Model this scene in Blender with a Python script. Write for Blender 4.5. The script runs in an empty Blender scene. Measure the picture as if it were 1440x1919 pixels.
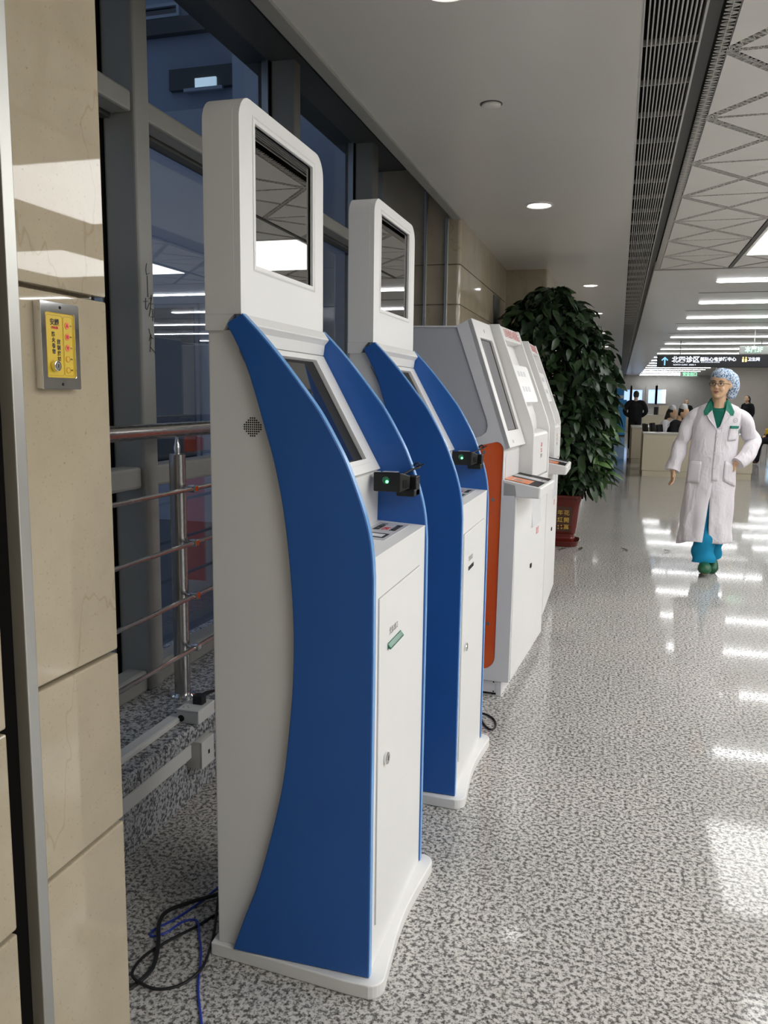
import bpy, bmesh, math, random
from mathutils import Vector, Matrix
from mathutils.geometry import tessellate_polygon
random.seed(7)
SC = bpy.context.scene
COL = SC.collection

# ------------------------------------------------------------------ camera, world, exposure
cam_d = bpy.data.cameras.new('camera'); cam = bpy.data.objects.new('camera', cam_d); COL.objects.link(cam)
cam_d.sensor_fit = 'HORIZONTAL'; cam_d.sensor_width = 36.0; cam_d.lens = 1525.0 / 1440.0 * 36.0
cam_d.clip_start = 0.02; cam_d.clip_end = 300
A_, P_, RO = math.radians(15.886), math.radians(8.0616), -0.0125
R_ = Vector((math.cos(A_), math.sin(A_), 0))
F_ = Vector((-math.sin(A_) * math.cos(P_), math.cos(A_) * math.cos(P_), -math.sin(P_)))
U_ = R_.cross(F_)
r_ = math.cos(RO) * R_ - math.sin(RO) * U_
u_ = math.cos(RO) * U_ + math.sin(RO) * R_
cam.matrix_world = Matrix(((r_.x, u_.x, -F_.x, 0), (r_.y, u_.y, -F_.y, 0), (r_.z, u_.z, -F_.z, 1.45), (0, 0, 0, 1)))
SC.camera = cam
w = bpy.data.worlds.new('dusk'); SC.world = w; w.use_nodes = True
w.node_tree.nodes['Background'].inputs[0].default_value = (0.165, 0.203, 0.280, 1)
w.node_tree.nodes['Background'].inputs[1].default_value = 1.1
SC.view_settings.view_transform = 'Standard'
SC.view_settings.look = 'None'
SC.view_settings.exposure = 0.36
SC.view_settings.gamma = 1.0
SC.view_settings.use_curve_mapping = False
PANEL_E, STRIP_E, DOWN_E = 5.0, 14.0, 6.0

# ------------------------------------------------------------------ materials
MATS = {}
def mat(name, col, rough=0.5, metal=0.0, spec=0.5, emit=None, es=0.0, coat=0.0, trans=0.0):
    m = bpy.data.materials.new(name); m.use_nodes = True
    b = m.node_tree.nodes['Principled BSDF']
    b.inputs['Base Color'].default_value = (*col, 1); b.inputs['Roughness'].default_value = rough
    b.inputs['Metallic'].default_value = metal; b.inputs['Specular IOR Level'].default_value = spec
    b.inputs['Coat Weight'].default_value = coat; b.inputs['Transmission Weight'].default_value = trans
    if emit:
        b.inputs['Emission Color'].default_value = (*emit, 1); b.inputs['Emission Strength'].default_value = es
    MATS[name] = m; return m
def nodes(m): return m.node_tree.nodes, m.node_tree.links, m.node_tree.nodes['Principled BSDF']
def ramp(nt, stops, interp='LINEAR'):
    r = nt.new('ShaderNodeValToRGB'); r.color_ramp.interpolation = interp
    el = r.color_ramp.elements
    while len(el) < len(stops): el.new(0.5)
    for e, (p, c) in zip(el, stops): e.position = p; e.color = (*c, 1)
    return r
def coords(nt, lk, scale=(1, 1, 1), kind='Object'):
    tc = nt.new('ShaderNodeTexCoord'); mp = nt.new('ShaderNodeMapping'); mp.inputs['Scale'].default_value = scale
    lk.new(tc.outputs[kind], mp.inputs[0]); return mp.outputs[0]
def noise(nt, lk, v, scale, detail=3, rough=0.5):
    n = nt.new('ShaderNodeTexNoise'); n.inputs['Scale'].default_value = scale; n.inputs['Detail'].default_value = detail
    n.inputs['Roughness'].default_value = rough; lk.new(v, n.inputs['Vector']); return n.outputs['Fac']
def mixc(nt, lk, fac, a, b, blend='MIX'):
    m = nt.new('ShaderNodeMix'); m.data_type = 'RGBA'; m.blend_type = blend
    for s, val in ((0, fac), (6, a), (7, b)):
        if isinstance(val, (int, float)): m.inputs[s].default_value = val
        elif isinstance(val, tuple): m.inputs[s].default_value = (*val, 1)
        else: lk.new(val, m.inputs[s])
    return m.outputs[2]
def granite(name, rough, tint=(1, 1, 1), dark=1.0):
    m = mat(name, (0.4, 0.4, 0.4), rough); nt, lk, b = nodes(m)
    v = coords(nt, lk)
    n1 = noise(nt, lk, v, 78, 3.0, 0.62)
    r1 = ramp(nt, [(0.0, (0.13, 0.128, 0.125)), (0.38, (0.15 * dark, 0.147 * dark, 0.142 * dark)), (0.44, (0.27, 0.263, 0.25)), (0.475, (0.40, 0.39, 0.37)), (0.505, (0.61, 0.60, 0.58)), (0.62, (0.74, 0.73, 0.71)), (1, (0.80, 0.79, 0.77))])
    lk.new(n1, r1.inputs[0])
    n2 = noise(nt, lk, v, 150, 2, 0.6)
    r2 = ramp(nt, [(0.0, (0.05, 0.05, 0.05)), (0.355, (0.12, 0.12, 0.12)), (0.40, (0.85, 0.85, 0.85)), (0.5, (1, 1, 1)), (1, (1, 1, 1))])
    lk.new(n2, r2.inputs[0])
    c = mixc(nt, lk, 0.85, r1.outputs[0], r2.outputs[0], 'MULTIPLY')
    n3 = noise(nt, lk, v, 1.3, 2, 0.5)
    r3 = ramp(nt, [(0.3, (0.86, 0.86, 0.86)), (0.7, (1.0, 0.985, 0.965))]); lk.new(n3, r3.inputs[0])
    c = mixc(nt, lk, 1.0, c, r3.outputs[0], 'MULTIPLY')
    c = mixc(nt, lk, 1.0, c, tint, 'MULTIPLY')
    lk.new(c, b.inputs['Base Color']); b.inputs['Specular IOR Level'].default_value = 0.24
    rr_ = ramp(nt, [(0.35, (rough * 2.4,) * 3), (0.55, (rough * 0.7,) * 3)]); lk.new(n1, rr_.inputs[0]); lk.new(rr_.outputs[0], b.inputs['Roughness'])
    return m
def stone(name, base, rough):
    m = mat(name, base, rough); nt, lk, b = nodes(m)
    v = coords(nt, lk)
    n1 = noise(nt, lk, v, 5.0, 6, 0.6)
    d = tuple(x * 0.90 for x in base); l = tuple(min(1, x * 1.06) for x in base)
    r1 = ramp(nt, [(0.3, d), (0.55, base), (0.75, l)]); lk.new(n1, r1.inputs[0])
    n2 = noise(nt, lk, v, 160, 3, 0.7)
    r2 = ramp(nt, [(0.30, (0.55, 0.48, 0.40)), (0.36, (1, 1, 1))]); lk.new(n2, r2.inputs[0])
    c = mixc(nt, lk, 0.6, r1.outputs[0], r2.outputs[0], 'MULTIPLY')
    # thin veins
    n3 = noise(nt, lk, coords(nt, lk, (1.0, 1.6, 0.8)), 1.3, 5, 0.55)
    r3 = ramp(nt, [(0.497, (1, 1, 1)), (0.5, (0.80, 0.74, 0.66)), (0.503, (1, 1, 1))]); lk.new(n3, r3.inputs[0])
    c = mixc(nt, lk, 0.7, c, r3.outputs[0], 'MULTIPLY')
    lk.new(c, b.inputs['Base Color']); return m
def wearpaint(name, col, rough, amt=0.05, spec=0.5, scale=3.0):
    m = mat(name, col, rough, spec=spec); nt, lk, b = nodes(m)
    n = noise(nt, lk, coords(nt, lk), scale, 4, 0.6)
    r = ramp(nt, [(0.3, tuple(x * (1 - amt) for x in col)), (0.7, tuple(min(1, x * (1 + amt)) for x in col))])
    lk.new(n, r.inputs[0]); lk.new(r.outputs[0], b.inputs['Base Color']); return m
def brushed(name, col, rough):
    m = mat(name, col, rough, 1.0); nt, lk, b = nodes(m)
    n = noise(nt, lk, coords(nt, lk, (40, 1, 40)), 20, 3, 0.6)
    r = ramp(nt, [(0.2, (rough * 0.8,) * 3), (0.8, (rough * 1.3,) * 3)]); lk.new(n, r.inputs[0]); lk.new(r.outputs[0], b.inputs['Roughness']); return m
def glasspane(name, tint=(0.82, 0.86, 0.9), ior=0.07):
    m = bpy.data.materials.new(name); m.use_nodes = True; nt, lk = m.node_tree.nodes, m.node_tree.links
    nt.remove(nt['Principled BSDF']); out = nt['Material Output']
    t = nt.new('ShaderNodeBsdfTransparent'); t.inputs[0].default_value = (*tint, 1)
    g = nt.new('ShaderNodeBsdfGlossy'); g.inputs['Roughness'].default_value = 0.0; g.inputs[0].default_value = (1, 1, 1, 1)
    lw = nt.new('ShaderNodeLayerWeight'); lw.inputs[0].default_value = 0.5
    pw = nt.new('ShaderNodeMath'); pw.operation = 'POWER'; pw.inputs[1].default_value = 4.0; lk.new(lw.outputs['Facing'], pw.inputs[0])
    f = nt.new('ShaderNodeMath'); f.operation = 'MULTIPLY_ADD'; f.inputs[1].default_value = 1 - ior; f.inputs[2].default_value = ior; lk.new(pw.outputs[0], f.inputs[0])
    mx = nt.new('ShaderNodeMixShader'); lk.new(f.outputs[0], mx.inputs[0]); lk.new(t.outputs[0], mx.inputs[1]); lk.new(g.outputs[0], mx.inputs[2])
    lk.new(mx.outputs[0], out.inputs[0]); MATS[name] = m; return m
def emitter(name, col, s):
    return mat(name, (0.8, 0.8, 0.8), 0.6, emit=col, es=s)

granite('floor_granite', 0.06, (0.89, 0.885, 0.875)); granite('sill_granite', 0.12, (0.74, 0.77, 0.82), 0.8)
stone('marble', (0.435, 0.372, 0.268), 0.022); stone('marble_far', (0.42, 0.36, 0.27), 0.06)
wearpaint('white_metal', (0.80, 0.798, 0.785), 0.38, 0.012); wearpaint('base_white', (0.79, 0.788, 0.772), 0.45, 0.03)
wearpaint('blue_panel', (0.013, 0.105, 0.40), 0.42, 0.04); mat('blue_edge_sheen', (0.15, 0.37, 0.74), 0.25)  # edge blue is lightened: sheen from the hall lights put into the colour
mat('screen_glass', (0.012, 0.013, 0.015), 0.015, spec=1.0, coat=0.6); mat('mirror_screen', (0.36, 0.36, 0.36), 0.01, 1.0); mat('screen_lilac', (0.30, 0.30, 0.34), 0.06, 0.85); mat('screen_black', (0.004, 0.004, 0.004), 0.45, spec=0.2)
mat('black_plastic', (0.006, 0.0065, 0.0065), 0.45, spec=0.35); mat('rubber', (0.010, 0.010, 0.011), 0.5)
mat('chrome', (0.80, 0.80, 0.80), 0.05, 1.0); brushed('steel', (0.50, 0.475, 0.45), 0.24)
mat('polished_steel', (0.72, 0.72, 0.71), 0.05, 1.0)
mat('strip_steel', (0.55, 0.55, 0.52), 0.35, 0.9)
wearpaint('frame_grey', (0.30, 0.30, 0.275), 0.42, 0.06); mat('frame_dark', (0.075, 0.077, 0.072), 0.45)
glasspane('pane_glass', (0.80, 0.85, 0.90), 0.09)
wearpaint('ceiling_paint', (0.64, 0.625, 0.59), 0.30, 0.02, scale=1.0); wearpaint('ceiling_panel', (0.72, 0.705, 0.665), 0.40, 0.02)
wearpaint('ceiling_far', (0.62, 0.61, 0.58), 0.28, 0.03)
mat('void', (0.008, 0.008, 0.008), 0.9); mat('channel_grey', (0.07, 0.07, 0.068), 0.5); mat('slat', (0.52, 0.51, 0.49), 0.4)
emitter('light_panel', (1.0, 0.995, 0.985), PANEL_E); emitter('light_strip', (0.97, 0.98, 1.0), STRIP_E); emitter('downlight_lamp', (1.0, 0.98, 0.97), DOWN_E)
wearpaint('machine_white', (0.80, 0.795, 0.785), 0.33, 0.01); wearpaint('machine_grey_shaded', (0.45, 0.465, 0.50), 0.40, 0.02); mat('machine_light', (0.72, 0.725, 0.74), 0.36)  # grey side panel's shade is painted in as a darker blue-grey
mat('orange_acrylic', (0.74, 0.105, 0.012), 0.10, coat=0.5); mat('orange_pad', (0.78, 0.22, 0.07), 0.35)
mat('screw', (0.35, 0.34, 0.33), 0.3, 0.8)
mat('green_acrylic', (0.015, 0.15, 0.075), 0.12); mat('dark_print', (0.02, 0.02, 0.025), 0.5); mat('red_print', (0.60, 0.03, 0.04), 0.5); mat('grey_print', (0.33, 0.33, 0.34), 0.5); mat('pink_print', (0.70, 0.30, 0.30), 0.5)
mat('white_glass', (0.85, 0.85, 0.85), 0.1); mat('grey_film', (0.52, 0.52, 0.54), 0.3)
emitter('led_green', (0.05, 1.0, 0.18), 4.0)
mat('yellow_plate', (0.66, 0.46, 0.03), 0.35); mat('yellow_dark', (0.40, 0.25, 0.02), 0.4)
mat('pvc_white', (0.66, 0.655, 0.62), 0.45); mat('blue_cable', (0.02, 0.05, 0.42), 0.35)
wearpaint('pot_red', (0.13, 0.016, 0.011), 0.22, 0.12); mat('pot_brown', (0.075, 0.032, 0.022), 0.35); mat('gold', (0.55, 0.36, 0.07), 0.4); mat('soil', (0.02, 0.014, 0.01), 0.9)
wearpaint('bark', (0.10, 0.075, 0.05), 0.8, 0.3, scale=30)
def leafmat(name, a, b_):
    m = mat(name, a, 0.40); nt, lk, b = nodes(m)
    oi = nt.new('ShaderNodeObjectInfo'); gm = nt.new('ShaderNodeNewGeometry')
    r = ramp(nt, [(0.0, a), (0.6, tuple((x + y) / 2 for x, y in zip(a, b_))), (1.0, b_)])
    ad = nt.new('ShaderNodeMath'); ad.operation = 'ADD'; lk.new(gm.outputs['Random Per Island'], ad.inputs[0]); lk.new(oi.outputs['Random'], ad.inputs[1])
    fr = nt.new('ShaderNodeMath'); fr.operation = 'FRACT'; lk.new(ad.outputs[0], fr.inputs[0])
    lk.new(fr.outputs[0], r.inputs[0]); lk.new(r.outputs[0], b.inputs['Base Color']); return m
leafmat('leaf', (0.016, 0.036, 0.016), (0.040, 0.078, 0.030)); leafmat('leaf_green', (0.030, 0.085, 0.020), (0.10, 0.19, 0.05)); mat('leaf_dry', (0.035, 0.04, 0.018), 0.6)
wearpaint('wall_far_paint', (0.52, 0.51, 0.48), 0.35, 0.05); wearpaint('wall_right_paint', (0.45, 0.42, 0.37), 0.5, 0.04)
mat('desk_cream', (0.58, 0.52, 0.39), 0.4); mat('desk_brown', (0.16, 0.11, 0.055), 0.5); mat('desk_top', (0.50, 0.48, 0.44), 0.3)
mat('sign_black', (0.012, 0.013, 0.018), 0.35)
emitter('sign_white', (0.8, 0.86, 1.0), 1.2); emitter('sign_cyan', (0.05, 0.45, 0.80), 1.0); emitter('sign_yellow', (0.85, 0.60, 0.05), 0.9); emitter('led_text', (0.05, 0.95, 0.35), 0.9); mat('led_board', (0.30, 0.32, 0.30), 0.4)
emitter('window_day', (0.34, 0.55, 0.95), 0.9); emitter('window_bright', (0.8, 0.88, 1.0), 1.2)
mat('facade_blue', (0.46, 0.49, 0.54), 0.8); mat('facade_dark', (0.30, 0.34, 0.40), 0.7); mat('asphalt', (0.10, 0.11, 0.13), 0.9)
emitter('lit_window', (0.7, 0.9, 1.0), 0.7); mat('kiosk_cyan', (0.02, 0.20, 0.46), 0.4)
mat('ink', (0.03, 0.03, 0.03), 0.7)

# ------------------------------------------------------------------ mesh helpers
class MB:
    def __init__(s): s.v = []; s.f = []
    def add(s, vs, fs):
        o = len(s.v); s.v += [tuple(p) for p in vs]; s.f += [tuple(i + o for i in f) for f in fs]; return s
    def box(s, x0, x1, y0, y1, z0, z1):
        vs = [(x, y, z) for z in (z0, z1) for y in (y0, y1) for x in (x0, x1)]
        return s.add(vs, [(0, 2, 3, 1), (4, 5, 7, 6), (0, 1, 5, 4), (2, 6, 7, 3), (0, 4, 6, 2), (1, 3, 7, 5)])
    def quad(s, *p): return s.add(p, [tuple(range(len(p)))])
    def plate(s, loops, d0, d1, f):
        """extruded 2-D outline with holes; f(a,b,d)->xyz; loops[0] outer"""
        tri = tessellate_polygon([[Vector((a, b, 0)) for a, b in l] for l in loops])
        pts = [p for l in loops for p in l]; n = len(pts); o = len(s.v)
        s.v += [tuple(f(a, b, d0)) for a, b in pts] + [tuple(f(a, b, d1)) for a, b in pts]
        for t in tri: s.f.append(tuple(o + i for i in t)); s.f.append(tuple(o + n + i for i in reversed(t)))
        k = 0
        for l in loops:
            m = len(l)
            for i in range(m):
                a, b = k + i, k + (i + 1) % m
                s.f.append((o + a, o + b, o + n + b, o + n + a))
            k += m
        return s
    def tube(s, path, r, n=10, cap=True):
        P = [Vector(p) for p in path]; rr = r if isinstance(r, (list, tuple)) else [r] * len(P)
        rings = []; up = None
        for i, p in enumerate(P):
            t = (P[min(i + 1, len(P) - 1)] - P[max(i - 1, 0)]).normalized()
            if up is None:
                up = Vector((0, 0, 1)) if abs(t.z) < 0.9 else Vector((1, 0, 0))
            a = (up - t * up.dot(t)).normalized(); b = t.cross(a); up = a
            rings.append([p + (a * math.cos(2 * math.pi * k / n) + b * math.sin(2 * math.pi * k / n)) * rr[i] for k in range(n)])
        return s.loft(rings, cap)
    def loft(s, rings, cap=True):
        n = len(rings[0]); o = len(s.v)
        for rg in rings: s.v += [tuple(p) for p in rg]
        for i in range(len(rings) - 1):
            for k in range(n):
                a = o + i * n + k; b = o + i * n + (k + 1) % n
                s.f.append((a, b, b + n, a + n))
        if cap:
            s.f.append(tuple(o + k for k in reversed(range(n)))); s.f.append(tuple(o + (len(rings) - 1) * n + k for k in range(n)))
        return s
    def lathe(s, prof, n=24, c=(0, 0, 0), cap=True):
        rings = [[(c[0] + r * math.cos(2 * math.pi * k / n), c[1] + r * math.sin(2 * math.pi * k / n), c[2] + z) for k in range(n)] for r, z in prof]
        return s.loft(rings, cap)
    def disc_x(s, x0, x1, y, z, r, n=16):
        return s.loft([[(x, y + r * math.cos(2 * math.pi * k / n), z + r * math.sin(2 * math.pi * k / n)) for k in range(n)] for x in (x0, x1)])
    def disc_y(s, y0, y1, x, z, r, n=16):
        return s.loft([[(x + r * math.cos(2 * math.pi * k / n), y, z - r * math.sin(2 * math.pi * k / n)) for k in range(n)] for y in (y0, y1)])
    def ball(s, c, r, nu=12, nv=8):
        rx, ry, rz = r if isinstance(r, (tuple, list)) else (r, r, r)
        rings = []
        for i in range(nv + 1):
            th = -math.pi / 2 + math.pi * i / nv; q = max(math.cos(th), 0.02)
            rings.append([(c[0] + rx * q * math.cos(2 * math.pi * k / nu), c[1] + ry * q * math.sin(2 * math.pi * k / nu), c[2] + rz * math.sin(th)) for k in range(nu)])
        return s.loft(rings)
    def xf(s, M, start=0):
        for i in range(start, len(s.v)): s.v[i] = tuple(M @ Vector(s.v[i]))
        return s
    def build(s, name, material, parent=None, smooth=False, bevel=0, seg=2, angle=35, recalc=True):
        me = bpy.data.meshes.new(name); me.from_pydata(s.v, [], s.f); me.update()
        if recalc:
            bm = bmesh.new(); bm.from_mesh(me); bmesh.ops.recalc_face_normals(bm, faces=bm.faces); bm.to_mesh(me); bm.free()
        o = bpy.data.objects.new(name, me); COL.objects.link(o)
        me.materials.append(MATS[material] if isinstance(material, str) else material)
        if parent: o.parent = parent
        if bevel:
            b = o.modifiers.new('bevel', 'BEVEL'); b.width = bevel; b.segments = seg; b.limit_method = 'ANGLE'; b.angle_limit = math.radians(40); b.harden_normals = False
        if smooth:
            me.polygons.foreach_set('use_smooth', [True] * len(me.polygons))
            if angle < 180:
                me.set_sharp_from_angle(angle=math.radians(angle))
        return o
def tag(o, label=None, cat=None, group=None, kind=None):
    for k, val in (('label', label), ('category', cat), ('group', group), ('kind', kind)):
        if val: o[k] = val
    return o
def thing(name, label, cat, loc=(0, 0, 0), rotz=0, group=None, kind=None):
    o = bpy.data.objects.new(name, None); COL.objects.link(o); o.empty_display_size = 0.1
    o.location = loc; o.rotation_euler = (0, 0, rotz); return tag(o, label, cat, group, kind)
def struct(o, label=None): return tag(o, label, None, None, 'structure')
FACE = {'+X': ((0, 1, 0), (0, 0, 1), (1, 0, 0)), '-Y': ((1, 0, 0), (0, 0, 1), (0, -1, 0)), 'top': ((0, 1, 0), (-1, 0, 0), (0, 0, 1))}
def text(name, body, size, loc, face, material, parent, ext=0.0006, align='CENTER', sx=1.0, basis=None, bold=0.0):
    cu = bpy.data.curves.new(name, 'FONT'); cu.body = body; cu.size = size; cu.extrude = ext; cu.align_x = align; cu.align_y = 'CENTER'; cu.resolution_u = 2; cu.offset = bold
    t = bpy.data.objects.new(name + '_tmp', cu); COL.objects.link(t)
    me = bpy.data.meshes.new_from_object(t.evaluated_get(bpy.context.evaluated_depsgraph_get()))
    bpy.data.objects.remove(t); bpy.data.curves.remove(cu); me.name = name
    X, Y, Z = basis if basis else FACE[face]
    M = Matrix(((X[0] * sx, Y[0], Z[0], loc[0]), (X[1] * sx, Y[1], Z[1], loc[1]), (X[2] * sx, Y[2], Z[2], loc[2]), (0, 0, 0, 1)))
    me.transform(M); me.materials.clear(); me.materials.append(MATS[material])
    o = bpy.data.objects.new(name, me); COL.objects.link(o)
    if parent: o.parent = parent
    return o
def catmull(P, k=4):
    out = []; n = len(P)
    for i in range(n - 1):
        p0, p1, p2, p3 = P[max(i - 1, 0)], P[i], P[i + 1], P[min(i + 2, n - 1)]
        for j in range(k):
            t = j / k
            out.append(tuple(0.5 * (2 * b + (c - a) * t + (2 * a - 5 * b + 4 * c - d) * t * t + (3 * b - a - 3 * c + d) * t ** 3) for a, b, c, d in zip(p0, p1, p2, p3)))
    out.append(tuple(P[-1])); return out
def rrect(a0, a1, b0, b1, r, n=5, corners=(1, 1, 1, 1)):
    """ccw from lower-left; corners = ll, lr, ur, ul"""
    out = []
    for (ca, cb, st, on, ka, kb) in ((a0 + r, b0 + r, 180, corners[0], a0, b0), (a1 - r, b0 + r, 270, corners[1], a1, b0), (a1 - r, b1 - r, 0, corners[2], a1, b1), (a0 + r, b1 - r, 90, corners[3], a0, b1)):
        if on:
            for k in range(n + 1):
                t = math.radians(st + 90 * k / n); out.append((ca + r * math.cos(t), cb + r * math.sin(t)))
        else: out.append((ka, kb))
    return out
XY = lambda a, b, d: (a, b, d)
XZ = lambda a, b, d: (a, d, b)
YZ = lambda a, b, d: (d, a, b)
def copy_tree(o, parent=None):
    c = o.copy(); COL.objects.link(c); c.parent = parent
    for ch in list(o.children): copy_tree(ch, c)
    return c

ZC = 2.80        # hall ceiling
# ------------------------------------------------------------------ floor
o = struct(MB().box(-1.9, 9.6, -5.2, 48.2, -0.12, 0.0).build('floor', 'floor_granite'), 'polished black and white speckled granite floor')

# ------------------------------------------------------------------ near pier with stone panels
PX = -0.92
pier = struct(MB().box(-1.98, PX - 0.028, 1.10, 1.335, 0, 3.3).build('wall_left_near', 'marble'), 'beige marble clad pier beside the camera')
zj = [0.0, 0.60, 0.951, 1.62, 2.35, 3.3]
for a, b in zip(zj[:-1], zj[1:]):
    MB().box(PX - 0.026, PX, 1.106, 1.34, a + 0.004, b - 0.004).build('stone_panel', 'marble', pier, bevel=0.0035, seg=2)
wl = struct(MB().box(-1.98, PX - 0.028, -5.2, 1.035, 0, 3.3).build('wall_left_side', 'marble'), 'beige marble wall on the left behind the shutter slot')
zk = [0.0, 0.56, 0.91, 1.58, 2.31, 3.3]
for a, b in zip(zk[:-1], zk[1:]):
    for y0, y1 in ((-5.2, -3.0), (-3.0, -1.0), (-1.0, 0.3), (0.3, 1.035)):
        MB().box(PX - 0.026, PX, y0 + 0.003, y1 - 0.003, a + 0.004, b - 0.004).build('stone_panel', 'marble', wl, bevel=0.0035, seg=2)
struct(MB().box(-1.2, PX - 0.10, 1.035, 1.10, 0, 3.3).box(-1.2, PX - 0.020, 1.079, 1.101, 0, 3.3).build('trim_1', 'void'), 'black fire shutter slot in the pier')
struct(MB().box(PX - 0.020, PX + 0.006, 1.078, 1.104, 0, 3.3).build('trim_2', 'strip_steel', bevel=0.002), 'brushed steel shutter guide strip along the pier')

# ------------------------------------------------------------------ sill, window wall
sill = struct(MB().box(-1.98, -1.42, 1.335, 6.33, 0, 0.235).build('wall_left_sill', 'sill_granite'), 'speckled granite plinth under the windows')
MB().box(-1.98, -1.375, 1.337, 6.33, 0.235, 0.30).build('nosing', 'sill_granite', sill, bevel=0.014, seg=3)
win = struct(thing('window_1', None, None), 'grey steel framed curtain wall behind the railing')
colY = [(2.685, 2.783), (4.18, 4.268), (5.605, 5.73)]
for y0, y1 in colY:
    MB().box(-1.835, -1.70, y0, y1, 0.30, 3.45).build('mullion', 'frame_grey', win, bevel=0.012, seg=3)
    MB().box(-1.90, -1.835, y0 - 0.012, y0 + 0.03, 0.30, 3.45).build('mullion_gasket', 'screen_black', win)
    MB().box(-1.875, -1.84, y0 - 0.026, y0 - 0.014, 0.30, 3.45).build('mullion_bead', 'strip_steel', win)
bays = [(1.337, 2.685), (2.783, 4.18), (4.268, 5.605), (5.73, 6.33)]
for y0, y1 in bays:
    MB().box(-1.80, -1.712, y0, y1, 2.437, 2.51).build('transom', 'frame_grey', win, bevel=0.010, seg=2)
    MB().box(-1.86, -1.80, y0, y1, 2.425, 2.50).build('transom', 'frame_dark', win)
    MB().box(-1.80, -1.712, y0, y1, 1.095, 1.178).build('transom', 'frame_grey', win, bevel=0.012, seg=2)
    MB().box(-1.80, -1.712, y0, y1, 0.300, 0.385).build('transom', 'frame_grey', win, bevel=0.012, seg=2)
    for z0, z1 in ((0.385, 1.095), (1.178, 2.43), (2.51, 3.45)):
        MB().box(-1.848, -1.842, y0 + 0.005, y1 - 0.005, z0, z1).build('pane', 'pane_glass', win)
MB().box(-1.98, -1.66, 1.337, 6.33, 3.17, 3.5).build('head_beam', 'frame_dark', win)
# pen marks on the first mullion
s = MB(); X0 = -1.6985
def pen(pts): s.tube([(X0, 2.692 + a * 0.095, b) for a, b in pts], 0.0011, 5)
pen([(0.42, 1.925), (0.36, 1.90), (0.40, 1.885), (0.62, 1.893)]); pen([(0.45, 1.882), (0.46, 1.83), (0.47, 1.805)])
pen([(0.12, 1.785), (0.45, 1.79)]); pen([(0.30, 1.80), (0.28, 1.762), (0.36, 1.758), (0.55, 1.785)]); pen([(0.52, 1.80), (0.72, 1.806), (0.62, 1.78), (0.82, 1.785)])
pen([(0.70, 1.815), (0.60, 1.755), (0.50, 1.735)]); pen([(0.60, 1.765), (0.86, 1.762), (0.84, 1.735), (0.62, 1.735)]); pen([(0.74, 1.76), (0.76, 1.72)])
pen([(0.46, 1.69), (0.62, 1.655), (0.45, 1.645), (0.55, 1.665), (0.75, 1.655)]); pen([(0.62, 1.67), (0.50, 1.605)]); pen([(0.52, 1.625), (0.94, 1.600)])
s.build('pen_writing', 'ink', win)

# ------------------------------------------------------------------ piers beyond the windows
def stonewall(name, label, x0, x1, y0, y1, zs, m, r=0.03):
    root = struct(MB().box(x0, x1 - 0.02, y0 + 0.02, y1, 0, 3.3).build(name, m), label)
    for a, b in zip(zs[:-1], zs[1:]):
        pts = [(x0, y0)] + [(x1 - r + r * math.cos(t), y0 + r + r * math.sin(t)) for t in [math.radians(-90 + 15 * k) for k in range(7)]] + [(x1, y1), (x0, y1)]
        MB().plate([pts], a + 0.004, b - 0.004, XY).build('stone_panel', m, root, smooth=True)
    return root
stonewall('wall_left_far', 'polished beige marble pier past the windows', -1.98, -1.22, 6.33, 8.95, [0, 0.9, 1.54, 2.161, 2.46, 3.3], 'marble_far')
stonewall('wall_left_end', 'second beige marble pier behind the potted tree', -1.98, -0.785, 8.95, 48.0, [0, 1.54, 2.30, 3.3], 'marble_far')
struct(MB().box(-1.335, -1.312, 6.30, 6.33, 0.3, 2.80).build('trim_3', 'strip_steel', bevel=0.003), 'thin steel corner strip on the far pier')
struct(MB().box(-1.50, -1.478, 6.30, 6.33, 0.3, 3.0).build('trim_4', 'strip_steel', bevel=0.003), 'thin steel edge strip beside the last window')
# dark doorway slot in the far pier face
struct(MB().box(-1.30, -1.212, 8.05, 8.45, 0, 2.44).build('door_1', 'frame_dark', bevel=0.004), 'dark metal door frame in the far pier')

# ------------------------------------------------------------------ ceilings
ce = struct(MB().box(-1.26, 0.015, -5.2, 48.0, ZC, ZC + 0.12).build('ceiling', 'ceiling_paint'), 'smooth painted ceiling over the kiosks')
struct(MB().box(-1.285, -1.222, -5.2, 8.9, ZC - 0.012, ZC + 0.02).build('trim_5', 'frame_grey', bevel=0.004), 'metal edge trim of the painted ceiling')
struct(MB().box(-1.98, -1.26, -5.2, 8.9, 3.30, 3.42).build('ceiling_cove', 'frame_dark'), 'dark recess above the ceiling edge')
struct(MB().box(-1.285, -1.26, -5.2, 8.9, ZC, 3.32).build('trim_6', 'frame_dark'), 'dark upstand at the ceiling edge')
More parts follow.
